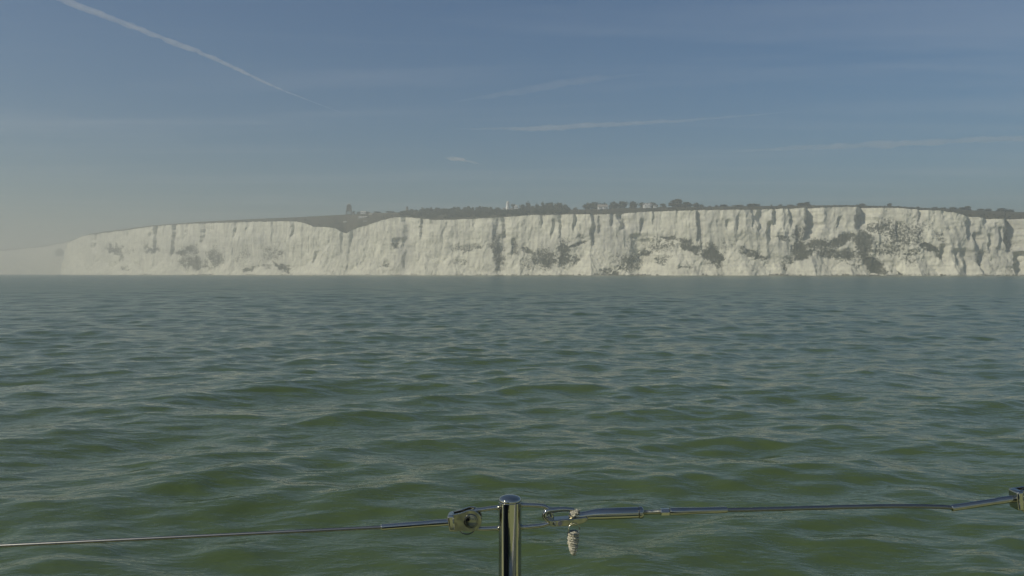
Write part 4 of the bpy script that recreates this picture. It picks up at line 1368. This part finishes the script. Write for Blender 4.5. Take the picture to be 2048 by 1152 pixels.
def gate_lifeline():
    e = empty("gate_lifeline", tuple(rp(1283, 1024)))
    tag(e, "lifeline with snap hook and adjuster closing the gate right of the post", "lifeline", "lifelines along the guard rail")
    inv = -e.location
    ch = []
    # snap hook gripping the loop
    body = [(1094, 1031), (1099, 1036), (1104, 1037), (1140, 1034), (1150, 1033), (1172, 1030), (1176, 1036), (1168, 1042), (1150, 1048), (1128, 1049), (1104, 1050), (1098, 1048)]
    hk = plate("snap_hook", body, -.0075, .0075, M["steel2"], None, .0018)
    ch.append(hk)
    beak = spline([rp(1148, 1020), rp(1128, 1018.5), rp(1108, 1020), rp(1095, 1022), rp(1090, 1030), rp(1096, 1039), rp(1106, 1042)], 6)
    nb = len(beak)
    tube("hook_arm", beak, [(4.0 + 2.4 * min(1, i / (nb * .5))) * MM for i in range(nb)], M["steel"], hk, 12)
    disc("hinge_pin", 1119, 1043, [(-.0090, 3.0), (-.0090, 4.4), (-.0076, 4.6), (-.007, 4.6)], M["dark"], hk, 16)
    disc("rivet", 1109, 1043.5, [(-.0086, 2.0), (-.0084, 3.6), (-.0076, 4.0), (-.007, 4.0)], M["steel"], hk, 16)
    # adjuster: shoulder, barrel, collar, thread, nut, swage, wire
    ch.append(tube("adjuster_barrel", [rp(1138, 1028), rp(1150, 1031), rp(1162, 1032), rp(1176, 1030), rp(1190, 1028.5), rp(1206, 1027.5), rp(1276, 1025.0), rp(1277, 1025.0)],
                   [5 * MM, 8 * MM, 8.4 * MM, 8.8 * MM, 10.5 * MM, 11.4 * MM, 11.4 * MM, 10.6 * MM], M["steel"], None, 24))
    ch.append(tube("lock_collar", [rp(1277.2, 1025), rp(1278, 1025), rp(1283, 1024.8), rp(1286, 1024.6), rp(1287, 1024.6)], [10 * MM, 12.2 * MM, 12.2 * MM, 10.5 * MM, 8.0 * MM], M["steel"], None, 24))
    th = []
    rr = []
    for k in range(35):
        t = k / 34
        th.append(rp(1286.5 + t * 36, 1024.8 - t * 1.2)); rr.append((5.2 if k % 2 else 4.5) * MM)
    ch.append(tube("threaded_rod", th, rr, M["steel2"], None, 16))
    ch.append(tube("lock_nut", [rp(1321, 1023.5), rp(1322, 1023.5), rp(1338, 1023.0), rp(1339, 1023.0)], [6.5 * MM, 7.6 * MM, 7.6 * MM, 6.6 * MM], M["steel"], None, 6))
    ch.append(tube("swage_terminal", [rp(1340, 1023), rp(1341, 1023), rp(1372, 1022), rp(1374, 1022), rp(1376, 1021.8), rp(1452, 1019.8), rp(1454, 1019.8)],
                   [6.6 * MM, 7.4 * MM, 7.4 * MM, 6.6 * MM, 6.6 * MM, 6.4 * MM, 5.4 * MM], M["steel"], None, 18))
    w = spline([rp(1450, 1020.2), rp(1520, 1018.7), rp(1600, 1016.5), rp(1680, 1014.2), rp(1760, 1012.6), rp(1830, 1012.4), rp(1880, 1013.6), rp(1906, 1015.2)], 14)
    ch.append(wire_rope("wire", w, 4.4 * MM, M["wire"], None, lay=0.034))
    ch.append(tube("swage_terminal", [rp(1902.5, 1016.4), rp(1903.5, 1016.2), rp(1905, 1016), rp(1990, 1003.0), rp(1994, 1002.4), rp(1996, 1002.0), rp(2026, 997.5)],
                   [5.0 * MM, 6.4 * MM, 6.8 * MM, 6.6 * MM, 6.6 * MM, 7.2 * MM, 7.2 * MM], M["steel"], None, 18))
    ch[-1]["label"] = "bright swaged sleeve tilted up to the right"
    fk = jaw(None, 2072, 996, 2031, 998.5, 23, 19)
    ring("split_ring", 2058, 1008, 19, 1.3, M["steel2"], fk, 0.2, 0.0)
    ch.append(fk)
    # knotted end of cord on the hook
    knot = []
    g = random.Random(4)
    for k in range(60):
        t = k / 59
        knot.append(rp(1143 + 14 * t + 3 * math.sin(k * 1.7), 1026 - 5 * t + 3.2 * math.cos(k * 1.3), -.004 + .004 * math.sin(k * 0.9)))
    ch.append(tube("cord_knot", knot, 1.7 * MM, M["rope"], None, 7))
    ch.append(ring("pull_ring", 1147, 1054, 11.5, 1.0, M["steel2"], None, 0.2, -0.008))
    for c in ch:
        c.parent = e; c.location = inv
gate_lifeline()

def lanyard():
    e = empty("rope_lanyard", tuple(rp(1146.5, 1064)))
    tag(e, "short frayed cream rope tassel hanging from the snap hook ring", "rope")
    g = random.Random(9)
    inv = -e.location
    ch = []
    core = [rp(1147, 1061), rp(1147, 1066), rp(1146, 1076), rp(1146, 1088), rp(1146.5, 1098), rp(1147, 1105), rp(1148, 1110)]
    ch.append(tube("core", spline(core, 4), [r * MM for r in np.interp(np.linspace(0, 1, 25), [0, .08, .3, .6, .8, 1], [7, 9.2, 9.4, 8.6, 7.2, 3.2])], M["rope"], None, 14))
    for s in range(2):
        pts, rr = [], []
        for k in range(150):
            t = k / 149
            a = t * 2 * math.pi * 7 + s * math.pi
            rad = float(np.interp(t, [0, .08, .3, .6, .8, 1], [8, 10.2, 10.2, 9.2, 7.8, 3.6])) + 0.8 * math.sin(k * .37 + s)
            y = 1062 + 44 * t + 1.0 * math.sin(k * .21)
            pts.append(rp(1146.6 + rad * math.cos(a) + g.uniform(-.3, .3), y, rad * MM * math.sin(a)))
            rr.append(2.0 * MM * (1 - .3 * t))
        ch.append(tube("whipping", pts, rr, M["rope"], None, 6))
    for k in range(26):
        x = g.uniform(-4, 4); l = g.uniform(5, 11)
        y0 = g.uniform(1094, 1103)
        ch.append(tube("frayed_strand", [rp(1147 + x, y0, g.uniform(-.004, .004)), rp(1147.4 + x * 1.1 + g.uniform(-1, 1), y0 + l * .5, -.001), rp(1147.6 + x * .7 + g.uniform(-2.4, 2.4), y0 + l, 0)], .45 * MM, M["rope"], None, 4))
    for k in range(20):
        t = g.uniform(.05, .8); a = g.uniform(0, 6.28); rad = 9
        y = 1064 + 42 * t
        b = rp(1146.6 + rad * math.cos(a), y, rad * MM * math.sin(a))
        c = b + Vector((math.cos(a) * g.uniform(1, 3.4), math.sin(a) * 2, -g.uniform(0, 3))) * MM
        ch.append(tube("frayed_strand", [b, c], .4 * MM, M["rope"], None, 4))
    for c in ch:
        c.parent = e; c.location = inv
lanyard()

# ------------------------------------------------------------------ sea haze
def haze():
    o = box("haze", (-7600, -7600, -2.2), (7600, 7600, 132.0), None, None)
    o.data.materials.append(mat_volume("haze_air", HAZE_DENSITY, (0.97, 0.955, 0.88), 0.42))
    tag(o, "pale sea mist thickening toward the left horizon", "haze", kind="stuff")
haze()
